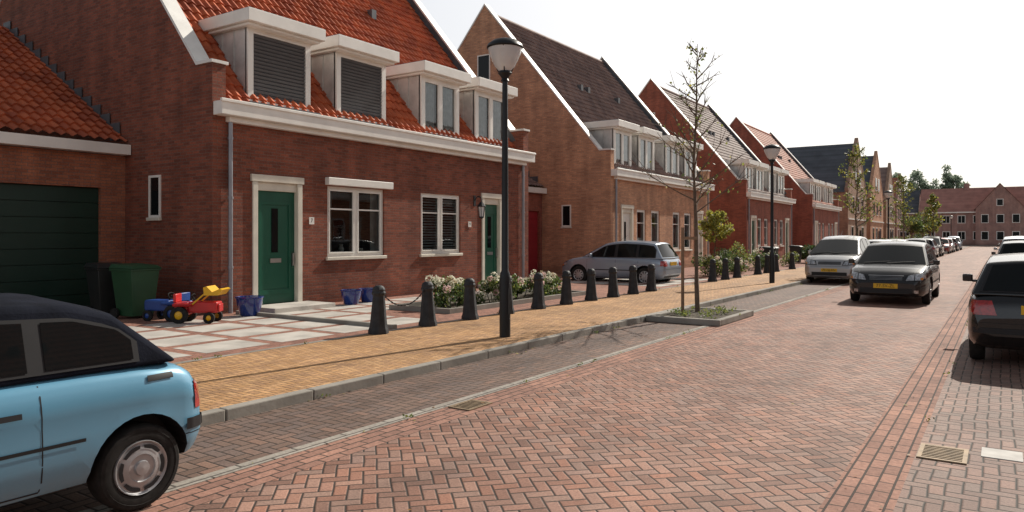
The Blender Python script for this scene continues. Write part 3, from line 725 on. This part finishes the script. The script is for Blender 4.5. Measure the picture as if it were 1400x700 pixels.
# ---------------------------------------------------------------- vehicles
def station(tab,x): return float(np.interp(x,[p[0] for p in tab],[p[1] for p in tab]))
KIND={
 'hatch':dict(zt=[(0,.62),(.008,.80),(.02,.89),(.06,.93),(.70,.96),(.78,.94),(.88,.87),(.95,.78),(.985,.67),(1,.52)],
   zl=[(0,.40),(.02,.28),(.06,.22),(.94,.20),(.98,.22),(1,.28)], w=[(0,.84),(.012,.91),(.045,.96),(.12,.985),(.3,1),(.75,1),(.88,.97),(.95,.90),(.985,.81),(1,.70)],
   cab=[(.022,.90),(.10,-.08),(.20,-.03),(.38,0),(.50,-.04),(.56,-.09),(.765,.93)],wb=.93,wr=.70,zb=.90,wheels=(.175,.80),R=.31,pill=[(.09,.235),(.26,.43),(.46,.70)]),
 'mpv':dict(zt=[(0,.65),(.008,.87),(.02,.96),(.06,1.0),(.74,1.03),(.82,1.0),(.90,.93),(.96,.82),(.985,.70),(1,.54)],
   zl=[(0,.40),(.02,.28),(.06,.22),(.94,.20),(.98,.22),(1,.28)], w=[(0,.86),(.012,.92),(.045,.97),(.12,.985),(.3,1),(.78,1),(.88,.98),(.95,.92),(.985,.83),(1,.72)],
   cab=[(.02,.96),(.07,-.12),(.16,-.03),(.36,0),(.47,-.03),(.56,-.13),(.83,1.0)],wb=.94,wr=.66,zb=.97,wheels=(.17,.80),R=.33,pill=[(.07,.22),(.25,.43),(.46,.64)]),
 'cabrio':dict(zt=[(0,.60),(.008,.72),(.022,.80),(.05,.85),(.12,.868),(.2,.875),(.74,.87),(.80,.86),(.88,.80),(.95,.72),(.985,.62),(1,.50)],
   zl=[(0,.30),(.015,.25),(.05,.22),(.94,.20),(.98,.22),(1,.30)], w=[(0,.87),(.008,.92),(.03,.965),(.10,.99),(.3,1),(.75,1),(.88,.97),(.95,.93),(.985,.84),(1,.74)],
   cab=[(.048,.86),(.090,-.28),(.150,-.09),(.215,-.02),(.33,0),(.50,-.01),(.58,-.05),(.785,.86)],wb=.93,wr=.78,zb=.86,wheels=(.119,.80),R=.258,pill=[(.128,.262),(.287,.68)]),
}
def car(name,x,y,rz,kind,L,W,H,pt,seats=True,plate='24-LX-RD',softtop=False,dark=False):
    K=KIND[kind]; E=empty(name,(x,y,0),rz); hw=W/2; X0=-L/2
    xs=[0,.004,.008,.012,.02,.03,.045,.06,.08,.1]+[.1+.02*i for i in range(1,41)]+[.92,.94,.955,.968,.98,.988,.994,1]
    b=MB(); half=[(0,0,0),(.75,0,0),(.92,.03,0),(.98,.10,0),(1.0,0,.30),(1.0,0,.5),(.988,0,.66),(.994,0,.695),(.978,0,.80),(.955,0,.90),(.91,0,.965),(.84,0,.99),(.4,.015,1.),(0,.02,1.)]
    ring=half+[(-p[0],p[1],p[2]) for p in half[1:-1]][::-1]; m=len(ring)
    for f in xs:
        zl=station(K['zl'],f); zt=station(K['zt'],f); w=station(K['w'],f)*hw; h=zt-zl
        for r,o,q in ring: b.v.append((X0+f*L,r*w,zl+o+q*h))
    for i in range(len(xs)-1):
        for k in range(m): b.f.append([i*m+k,i*m+(k+1)%m,(i+1)*m+(k+1)%m,(i+1)*m+k]); b.mi.append(0)
    b.f+=[list(range(m)),[ (len(xs)-1)*m+k for k in range(m)][::-1]]; b.mi+=[0,0]
    bvh=BVHTree.FromPolygons([Vector(v) for v in b.v],b.f)
    body=b.obj('body',[pt,M_['black']],E,True,35,recalc=True)
    c=MB(); Rw=K['R']
    for wf in K['wheels']:
        for sg in(-1,1):
            ya,yb=sorted((sg*(hw-.24),sg*(hw+.15)))
            c.lathe([(Rw+.05,ya),(Rw+.05,yb)],32,(X0+wf*L,0,Rw+.015),'y',1,cap=True)
    cut=c.obj('cutter',[pt,M_['black']],None,recalc=True)
    cut.matrix_world=Matrix.LocRotScale(Vector((x,y,0)),Matrix.Rotation(rz,3,'Z').to_quaternion(),None)
    md=body.modifiers.new('arch','BOOLEAN'); md.object=cut; md.operation='DIFFERENCE'; md.solver='EXACT'
    bpy.context.view_layer.update()
    dg=bpy.context.evaluated_depsgraph_get(); nm=bpy.data.meshes.new_from_object(body.evaluated_get(dg))
    body.modifiers.clear(); body.data=nm; bpy.data.objects.remove(cut)
    zb=K['zb']; cab=[(X0+f*L,(H+z if z<=0 else z)) for f,z in K['cab']]
    zr=H; wid=lambda z: hw*(K['wb']+(K['wr']-K['wb'])*(z-zb)/(zr-zb))
    cabm=M_['fabric'] if softtop else pt
    vv=[-1,-.8,-.5,-.2,.2,.5,.8,1]; nv=len(vv)
    def sheetpt(i,v,off=0.):
        X,Z=cab[i]; w=wid(Z); first=i==0; last=i==len(cab)-1
        bul=(1-v*v)
        dx= (.10 if last else .05 if i>=len(cab)-2 else -.06 if i<=1 else 0)*bul
        dz= (0 if (first or last) else .045*bul)
        return Vector((X+dx,v*w,Z+dz))
    c=MB(); n_=len(cab)
    for i in range(n_):
        for v in vv: c.v.append(tuple(sheetpt(i,v)))
    for i in range(n_-1):
        for k in range(nv-1): c.f.append([i*nv+k,i*nv+k+1,(i+1)*nv+k+1,(i+1)*nv+k]); c.mi.append(0)
    c.f.append([i*nv for i in range(n_)]); c.mi.append(0)
    c.f.append([i*nv+nv-1 for i in range(n_)][::-1]); c.mi.append(0)
    c.f.append([k for k in range(nv)][::-1]+[(n_-1)*nv+k for k in range(nv)]); c.mi.append(0)
    co=c.obj('roof_and_pillars',cabm,E,True,32,recalc=True); bevel(co,.035,3)
    g=MB()
    def pane(i0,i1,v0,v1,t0,t1,mb_,off=.008,nn=9):
        P=[]
        for s in range(3):
            t=t0+(t1-t0)*s/2
            for k in range(nn):
                v=v0+(v1-v0)*k/(nn-1); a=sheetpt(i0,v);bb=sheetpt(i1,v); P.append(a.lerp(bb,t))
        d=(sheetpt(i1,0)-sheetpt(i0,0)); nrm=Vector((d.z,0,-d.x)).normalized()
        if nrm.z<0: nrm=-nrm
        P=[p+nrm*off for p in P]
        mb_.add(P,[[s*nn+k,s*nn+k+1,(s+1)*nn+k+1,(s+1)*nn+k] for s in range(2) for k in range(nn-1)])
    blk=MB()
    pane(n_-1,n_-2,-.93,.93,.05,.95,g,.010); pane(n_-1,n_-2,-.97,.97,.01,.985,blk,.005)
    pane(0,1,-.78 if softtop else -.86,.78 if softtop else .86,.22 if softtop else .14,.85 if softtop else .90,g,.010)
    if not softtop: pane(0,1,-.90,.90,.10,.94,blk,.005)
    for sg in (-.1,-.75):
        a=sheetpt(n_-1,sg).lerp(sheetpt(n_-2,sg),.06); b2=sheetpt(n_-1,sg+.75).lerp(sheetpt(n_-2,sg+.75),.14)
        blk.tube([a+Vector((.02,0,.02)),b2+Vector((.02,0,.025))],[.009,.007],5)
    ox=[p[0] for p in cab]; oz=[p[1] for p in cab]
    def sidepane(f0,f1,mb_,zlo,ins,off):
        for sg in(-1,1):
            n2=22; P=[];
            for k in range(n2+1):
                X=X0+L*(f0+(f1-f0)*k/n2); zt=float(np.interp(X,ox,oz))-ins
                if zt<zlo+.01: zt=zlo+.01
                for z in(zlo,zt): P.append((X,sg*(wid(z)+off),z))
            mb_.add(P,[[2*k,2*k+2,2*k+3,2*k+1] for k in range(n2)])
    for f0,f1 in K['pill']: sidepane(f0,f1,g,zb+.055,.085,.009)
    sidepane(K['pill'][0][0]-.010,K['pill'][-1][1]+.012,blk,zb+.035,.065,.005)
    g.obj('windows',M_['carglass'],E,True,50)
    def patch(mb_,side,quad,nu=8,nv_=4,off=.006):
        P=[]
        for j in range(nv_+1):
            for i in range(nu+1):
                u=i/nu;v=j/nv_
                a=[quad[0][q]*(1-u)+quad[1][q]*u for q in(0,1)]; bb=[quad[3][q]*(1-u)+quad[2][q]*u for q in(0,1)]
                p=[a[q]*(1-v)+bb[q]*v for q in(0,1)]
                if side in('F','B'):
                    s=1 if side=='F' else -1; o=Vector((s*5,p[0],p[1])); d=Vector((-s,0,0))
                elif side=='T': o=Vector((p[0],p[1],4)); d=Vector((0,0,-1))
                else:
                    s=1 if side=='L' else -1; o=Vector((p[0],s*3,p[1])); d=Vector((0,-s,0))
                h=bvh.ray_cast(o,d)
                if h[0] is None: P.append(None); continue
                P.append(h[0]-d*off)
        fs=[]
        for j in range(nv_):
            for i in range(nu):
                q=[j*(nu+1)+i,j*(nu+1)+i+1,(j+1)*(nu+1)+i+1,(j+1)*(nu+1)+i]
                if all(P[t] is not None for t in q): fs.append(q)
        mb_.add([p if p is not None else (0,0,.5) for p in P],fs)
    def rect(a0,a1,z0,z1): return [(a0,z0),(a1,z0),(a1,z1),(a0,z1)]
    lens=MB();red=MB();amb=MB();pl=MB();stl=MB()
    zh=station(K['zt'],.96)
    for s in(-1,1):
        patch(blk,'T',[(X0+.80*L,s*hw*.80-.003),(X0+.955*L,s*hw*.66-.003),(X0+.955*L,s*hw*.66+.004),(X0+.80*L,s*hw*.80+.004)],10,1,.003)
    patch(blk,'F',rect(-hw*.62,hw*.62,zh-.022,zh-.014),12,1,.003)
    patch(blk,'F',rect(-hw*.78,hw*.78,zh-.215,zh-.207),12,1,.003)
    for s in(-1,1):
        patch(blk,'F',[(s*hw*.44,zh-.175),(s*hw*.90,zh-.155),(s*hw*.88,zh+.045),(s*hw*.50,zh-.02)],12,6,.006)
        patch(lens,'F',[(s*hw*.47,zh-.155),(s*hw*.66,zh-.145),(s*hw*.66,zh-.0),(s*hw*.53,zh-.035)],8,5,.011)
        patch(lens,'F',[(s*hw*.68,zh-.142),(s*hw*.86,zh-.135),(s*hw*.85,zh+.03),(s*hw*.68,zh+.003)],8,5,.011)
        patch(lens,'F',[(s*hw*.66,.30),(s*hw*.76,.30),(s*hw*.76,.37),(s*hw*.66,.37)],4,3,.012)
        patch(amb,'F',[(s*hw*.80,zh-.13),(s*hw*.86,zh-.13),(s*hw*.86,zh-.08),(s*hw*.80,zh-.08)],3,2,.015)
        zq=zb
        if kind=='mpv': patch(red,'B',[(s*hw*.66,.75),(s*hw*.9,.75),(s*hw*.9,zq+.0),(s*hw*.72,zq)],6,6,.01)
        elif kind=='cabrio': patch(red,'B',[(s*hw*.62,.56),(s*hw*.92,.56),(s*hw*.92,.72),(s*hw*.62,.72)],6,6,.012)
        else: patch(red,'B',[(s*hw*.60,.66),(s*hw*.9,.66),(s*hw*.9,.84),(s*hw*.66,.84)],6,6,.01)
        sd='L' if s>0 else 'R'
        zt_=zb-.02
        if kind=='cabrio':
            patch(red,sd,rect(X0+.008,X0+.075,.55,.70),5,4,.008)
            patch(blk,sd,rect(X0+.012,X0+.15,.43,.50),10,4,.014)
            patch(blk,sd,rect(X0+.012,X0+.15,.398,.404),10,1,.002)
        if kind!='cabrio': patch(red,sd,rect(X0+.03,X0+.15,.68,.84),5,4,.006)
        patch(lens,sd,rect(-X0-.32,-X0-.12,zh-.1,zh-.02),6,3,.007)
        p_=K['pill']
        for f in ([p_[0][1]+.012,p_[-1][1]+.02] if kind=='cabrio' else [p_[0][1]+.0,p_[1][1]+.012,p_[-1][1]+.015]):
            patch(blk,sd,rect(X0+f*L-.0035,X0+f*L+.0035,.27,zt_),1,10,.002)
        patch(blk,sd,rect(X0+(p_[0][1]+.012)*L,X0+(p_[-1][1]+.02)*L,.262,.272),12,1,.002)
        wa,wb_=K['wheels']; patch(blk,sd,rect(X0+wa*L+Rw+.08,X0+wb_*L-Rw-.08,.50,.53 if kind!='cabrio' else .52),12,1,.008)
        patch(blk,sd,rect(X0+wa*L+Rw+.07,X0+wb_*L-Rw-.07,.21,.255),12,1,.006)
        for f in ([p_[1][0]+.015] if kind=='cabrio' else [p_[1][0]-.03+.02,p_[-1][0]+.02]):
            patch(pl if kind!='cabrio' else blk,sd,rect(X0+f*L,X0+f*L+.13,zt_-.15,zt_-.12),4,2,.020)
        if kind=='cabrio' : patch(blk,sd,rect(X0+.062*L,X0+.062*L+.17,zt_-.07,zt_-.035),6,2,.008)
    pl.obj('door_handles',pt,E,True)
    patch(blk,'F',rect(-hw*.40,hw*.40,zh-.15,zh-.05),8,2,.009)
    for q in range(3): patch(stl,'F',rect(-hw*.39,hw*.39,zh-.14+.03*q,zh-.134+.03*q),8,1,.012)
    patch(stl,'F',rect(-hw*.42,hw*.42,zh-.048,zh-.035),8,1,.012)
    patch(blk,'F',rect(-hw*.62,hw*.62,.29,.41),10,3,.009)
    if dark or kind=='cabrio': patch(blk,'B',rect(-hw*.9,hw*.9,.43,.50),14,3,.014)
    else: patch(blk,'B',rect(-hw*.8,hw*.8,.28,.34),14,2,.008)
    patch(blk,'B',rect(-hw*.82,hw*.82,.56,.567),14,1,.003)
    blk.obj('trim',M_['black'],E,True); lens.obj('headlights',M_['lens'],E,True); red.obj('tail_lights',M_['red'],E,True); amb.obj('indicators',M_['amber'],E); stl.obj('chrome_trim',M_['steel'],E)
    for s,zp in((1,.46 if kind!='mpv' else .48),(-1,.74 if kind!='cabrio' else .35)):
        h=bvh.ray_cast(Vector((s*5,0,zp)),Vector((-s,0,0)))
        if h[0] is None: continue
        xp=h[0].x+s*.022; xa,xb=sorted((xp-s*.03,xp)); q=MB(); q.box(xa,xb,-.26,.26,zp-.055,zp+.055); q.obj('number_plate',M_['plate'],E)
        tx=bpy.data.curves.new('plate_text','FONT'); tx.body=plate; tx.size=.105; tx.align_x='CENTER'; tx.align_y='CENTER'; tx.materials.append(M_['black'])
        to=bpy.data.objects.new('plate_text',tx); COL.objects.link(to); to.parent=E; to.location=(xp+s*.003,0,zp); to.rotation_euler=(R(90),0,R(90*s))
    mr=MB()
    for s in(-1,1):
        xm=X0+(K['pill'][-1][1]-.03)*L
        ya,yb=sorted((s*(hw*.99),s*(hw+.13)))
        mr.box(xm-.045,xm+.045,ya,yb,zb+.04,zb+.155)
        mr.box(xm-.02,xm+.03,*sorted((s*hw*.88,s*(hw+.01))),zb+.03,zb+.07)
    bevel(mr.obj('mirrors',M_['black'] if kind=='cabrio' else pt,E,True),.03,4)
    for i,wf in enumerate(K['wheels']):
        for s in(-1,1):
            cx=X0+wf*L; yo=s*(hw-.03)
            t=MB(); p=[(Rw*.62,-.17),(Rw*.9,-.175),(Rw*.98,-.15),(Rw,-.12),(Rw,-.05),(Rw*.98,-.02),(Rw*.93,-.004),(Rw*.85,.0),(Rw*.845,-.003),(Rw*.72,.0),(Rw*.66,-.004),(Rw*.64,-.02),(0,-.03)]
            t.lathe([(r,s*h) for r,h in p],36,(cx,yo,Rw),'y'); t.obj('tyre_%d'%(i*2+(s>0)),M_['tyre'],E,True,35)
            r_=MB(); p=[(Rw*.64,-.012),(Rw*.62,.002),(Rw*.56,-.008),(Rw*.32,.006),(Rw*.30,-.004),(Rw*.18,-.004),(Rw*.16,.014),(0,.018)]
            r_.lathe([(r,s*h) for r,h in p],36,(cx,yo,Rw),'y'); r_.obj('wheel_trim_%d'%(i*2+(s>0)),M_['rim'],E,True,35)
            h_=MB(); ns=10 if kind!='cabrio' else 6
            for k in range(ns):
                a=2*math.pi*k/ns; q=8/ns
                def pt_(r,da): return (cx+r*math.cos(a+da),yo+s*.004+s*(.006 if r<Rw*.45 else 0),Rw+r*math.sin(a+da))
                if kind=='cabrio':
                    h_.add([pt_(Rw*.46,-.42),pt_(Rw*.535,-.44),pt_(Rw*.545,-.2),pt_(Rw*.55,0),pt_(Rw*.545,.2),pt_(Rw*.535,.44),pt_(Rw*.46,.42),pt_(Rw*.455,0)],[[0,1,2,3,4,5,6,7]])
                else: h_.add([pt_(Rw*.36,-.12*q),pt_(Rw*.53,-.19*q),pt_(Rw*.55,0),pt_(Rw*.53,.19*q),pt_(Rw*.36,.12*q)],[[0,1,2,3,4]])
            h_.obj('trim_slots_%d'%(i*2+(s>0)),M_['black'],E)
    if not softtop:
        a=MB(); a.tube([(X0+L*.5,0,H+.02),(X0+L*.42,0,H+.22)],[.004,.003],5); a.obj('aerial',M_['black'],E)
    return E
car('parked_convertible_car',-5.06,1.03,R(-90),'cabrio',3.62,1.58,1.27,M_['blue'],softtop=True,plate='XJ-GR-41')
car('parked_hatchback_car',.44,12.95,R(90),'hatch',4.0,1.70,1.38,M_['blackp'],dark=True,plate='LN-LJ-08')
car('hatchback_car',-2.35,21.7,R(-90),'hatch',4.3,1.82,1.48,M_['darkg'],plate='77-SV-ZL')
car('parked_minivan',-5.0,29.3,R(-90),'mpv',4.5,1.83,1.64,M_['silver'],plate='79-NJ-RN')
car('parked_compact_car',-11.1,23.25,R(180),'hatch',3.95,1.70,1.47,M_['greyblue'],plate='91-TX-GP')
for (x,y,r,k,p) in ((-5.,38.3,-90,'hatch','silver'),(-5.,44.6,-90,'hatch','silver'),(-5.,57,-90,'hatch','darkg'),(-5.,64,90,'hatch','silver'),(-5.,70,-90,'mpv','darkg'),(-5.,81,-90,'hatch','redp'),(-5,87,-90,'hatch','silver'),(-5.,95,90,'hatch','darkg'),(-5,103,-90,'mpv','greyblue'),
     (.6,33,90,'hatch','darkg'),(.6,41,90,'mpv','silver'),(.6,60,90,'hatch','darkg'),(.6,75,90,'hatch','silver')):
    car('parked_car',x,y,R(r),k,4.2,1.72,1.46 if k=='hatch' else 1.62,M_[p])

# ---------------------------------------------------------------- small things by the house
def bin_(x,y,m,rz=0):
    E=empty('wheelie_bin',(x,y,.1),rz); b=MB()
    def fr(z,s,sy): return [(-s,-sy,z),(s,-sy,z),(s,sy,z),(-s,sy,z)]
    vs=fr(.05,.22,.22)+fr(.92,.29,.30); b.add(vs,[[0,3,2,1],[4,5,6,7],[0,1,5,4],[1,2,6,5],[2,3,7,6],[3,0,4,7]])
    b.box(-.31,.31,-.32,.32,.90,.94)
    b.add([(-.32,-.33,.945),(.34,-.33,.945),(.34,.33,.945),(-.32,.33,.945),(-.30,-.28,1.03),(.24,-.28,1.0),(.24,.28,1.0),(-.30,.28,1.03)],[[0,3,2,1],[4,5,6,7],[0,1,5,4],[1,2,6,5],[2,3,7,6],[3,0,4,7]])
    b.tube([(-.36,-.25,.97),(-.36,.25,.97)],[.02,.02],8)
    bevel(b.obj('body_and_lid',m,E,True),.012,2)
    w=MB()
    for s in(-1,1): w.lathe([(0,s*.26),(.1,s*.26),(.1,s*.31),(0,s*.31)],16,(-.2,0,.1),'y')
    w.obj('wheels',M_['tyre'],E)
bin_(-13.7,7.55,M_['bin'],R(8)); bin_(-14.6,7.5,M_['bind'],R(-5)); bin_(-9.9,38.6,M_['bind']); bin_(-9.9,37.8,M_['bind']); bin_(-9.9,44.,M_['bind'])
def pot(x,y,r=.25,h=.40):
    E=empty('flower_pot',(x,y,.1)); b=MB(); b.lathe([(0,0),(r*.62,0),(r*.7,.03),(r*.95,h*.6),(r,h*.9),(r*1.08,h*.93),(r*1.08,h),(r*.92,h),(r*.88,h*.85),(0,h*.85)],28); b.obj('pot',M_['bluepot'],E,True,50)
pot(-12.2,8.98,.25,.38); pot(-12.3,11.75,.23,.34); pot(-12.45,12.45,.24,.32)
def toy(x,y,rz,c1,c2,bucket):
    E=empty('toy_tractor',(x,y,.1),rz)
    b=MB(); b.box(-.1,.42,-.14,.14,.18,.38); b.box(-.34,-.1,-.13,.13,.14,.32); b.box(-.34,.0,-.24,-.14,.30,.36); b.box(-.34,.0,.14,.24,.30,.36); bevel(b.obj('hood_and_mudguards',M_[c1],E,True),.035,3)
    b=MB(); b.box(-.34,-.1,-.13,.13,.33,.37); b.box(-.36,-.31,-.13,.13,.37,.52); b.box(.42,.45,-.1,.1,.2,.34); bevel(b.obj('seat_and_grille',M_[c2],E,True),.012,2)
    b=MB(); b.tube([(.0,0,.36),(-.06,0,.46)],[.012,.012],6); 
    for k in range(12):
        a=2*math.pi*k/12;a2=2*math.pi*(k+1)/12
        b.tube([(-.06+.02*math.cos(a),.09*math.sin(a),.46+.09*math.cos(a)*.6),(-.06+.02*math.cos(a2),.09*math.sin(a2),.46+.09*math.cos(a2)*.6)],[.01,.01],5)
    for cx,r,w in((-.22,.15,.08),(.30,.10,.06)):
        for s in(-1,1): b.lathe([(r*.5,s*.15),(r,s*.16),(r,s*(.15+w)),(r*.5,s*(.16+w))],20,(cx,0,r),'y')
    b.obj('tyres_and_wheel',M_['tyre'],E,True,40)
    b=MB()
    for cx,r,w in((-.22,.15,.08),(.30,.10,.06)):
        for s in(-1,1): b.lathe([(r*.52,s*(.15+w*.9)),(r*.3,s*(.155+w)),(0,s*(.16+w))],16,(cx,0,r),'y')
    b.obj('hubs',M_['tyel'] if bucket else M_['tblue'],E,True)
    if bucket:
        b=MB(); b.ext([(.22,.50),(.46,.50),(.54,.60),(.50,.62),(.36,.56),(.26,.66),(.20,.64)],-.2,.2); b.tube([(-.05,-.16,.3),(.25,-.16,.56)],[.015,.015],6); b.tube([(-.05,.16,.3),(.25,.16,.56)],[.015,.015],6)
        b.obj('loader_bucket',M_['tyel'],E)
toy(-12.05,7.75,R(35),'tred','tred',True)
toy(-12.75,7.65,R(200),'tblue','tblue',False)
def lantern(x,y,z):
    E=empty('wall_lantern',(x,y,z)); b=MB(); b.tube([(0,0,.25),(.12,0,.38),(.24,0,.34),(.26,0,.22)],[.014]*4,8); b.box(0,.02,-.05,.05,.1,.4)
    b.lathe([(.0,.22),(.05,.2),(.13,.08),(.12,.06)],8,(.26,0,0)); b.lathe([(.07,-.22),(.075,-.25),(0,-.3)],8,(.26,0,0))
    for k in range(6):
        a=math.pi/3*k; b.tube([(.26+.11*math.cos(a),.11*math.sin(a),.07),(.26+.07*math.cos(a),.07*math.sin(a),-.22)],[.008,.008],5)
    b.obj('bracket_and_cage',M_['iron'],E); g=MB(); g.lathe([(.1,.07),(.062,-.22)],8,(.26,0,0)); g.obj('glass_panes',M_['lampglass'],E)
lantern(-13,17.35,2.45)
def number(y,t):
    E=empty('house_number_sign',(-12.99,y,2.0)); b=MB(); b.box(0,.012,-.07,.07,-.08,.08); b.obj('plate',M_['white'],E)
    tx=bpy.data.curves.new('digit','FONT'); tx.body=t; tx.size=.13; tx.align_x='CENTER'; tx.align_y='CENTER'; tx.materials.append(M_['black'])
    to=bpy.data.objects.new('digit',tx); COL.objects.link(to); to.parent=E; to.location=(.015,0,0); to.rotation_euler=(R(90),0,R(90))
number(11.2,'7'); number(17.1,'9')

# ---------------------------------------------------------------- light, sky, camera
AZ,EL=R(8.5),R(38)
sv=Vector((math.sin(AZ)*math.cos(EL),math.cos(AZ)*math.cos(EL),math.sin(EL)))
sl=bpy.data.lights.new('sun','SUN'); sl.energy=5.0; sl.angle=R(.5); sl.color=(1,.93,.82)
so=bpy.data.objects.new('sun',sl); COL.objects.link(so); so.rotation_euler=sv.to_track_quat('Z','Y').to_euler()
w=bpy.data.worlds.new('World'); scene.world=w; w.use_nodes=True; nt=w.node_tree
bg=nt.nodes['Background']; sk=nt.nodes.new('ShaderNodeTexSky'); sk.sky_type='NISHITA'; sk.sun_disc=False; sk.sun_elevation=EL; sk.sun_rotation=AZ
sk.dust_density=5.; sk.air_density=1.; sk.ozone_density=1.
gm=nt.nodes.new('ShaderNodeGamma'); gm.inputs[1].default_value=.40
hs=nt.nodes.new('ShaderNodeHueSaturation'); hs.inputs['Saturation'].default_value=.6; hs.inputs['Value'].default_value=3.55
# bright haze low in the sky, unseen upper sky dimmed to weaken fill light
tc=nt.nodes.new('ShaderNodeTexCoord'); sx=nt.nodes.new('ShaderNodeSeparateXYZ'); nt.links.new(tc.outputs['Generated'],sx.inputs[0])
mr=nt.nodes.new('ShaderNodeMapRange'); mr.interpolation_type='SMOOTHSTEP'
for k_,v_ in (('From Min',.30),('From Max',.62),('To Min',1.),('To Max',.36)): mr.inputs[k_].default_value=v_
nt.links.new(sx.outputs[2],mr.inputs['Value'])
vm=nt.nodes.new('ShaderNodeVectorMath'); vm.operation='SCALE'
nt.links.new(sk.outputs[0],gm.inputs[0]); nt.links.new(gm.outputs[0],hs.inputs['Color'])
nt.links.new(hs.outputs[0],vm.inputs[0]); nt.links.new(mr.outputs[0],vm.inputs['Scale']); nt.links.new(vm.outputs[0],bg.inputs[0]); bg.inputs[1].default_value=.13
cam=bpy.data.cameras.new('camera'); cam.lens=25.714; cam.sensor_width=36; cam.shift_y=-.0193; cam.clip_end=4000; cam.clip_start=.05
co=bpy.data.objects.new('camera',cam); COL.objects.link(co); co.location=(0,0,1.65); co.rotation_euler=(R(90),0,math.atan(.672)); scene.camera=co
scene.view_settings.view_transform='Standard'; scene.view_settings.look='None'; scene.view_settings.exposure=0
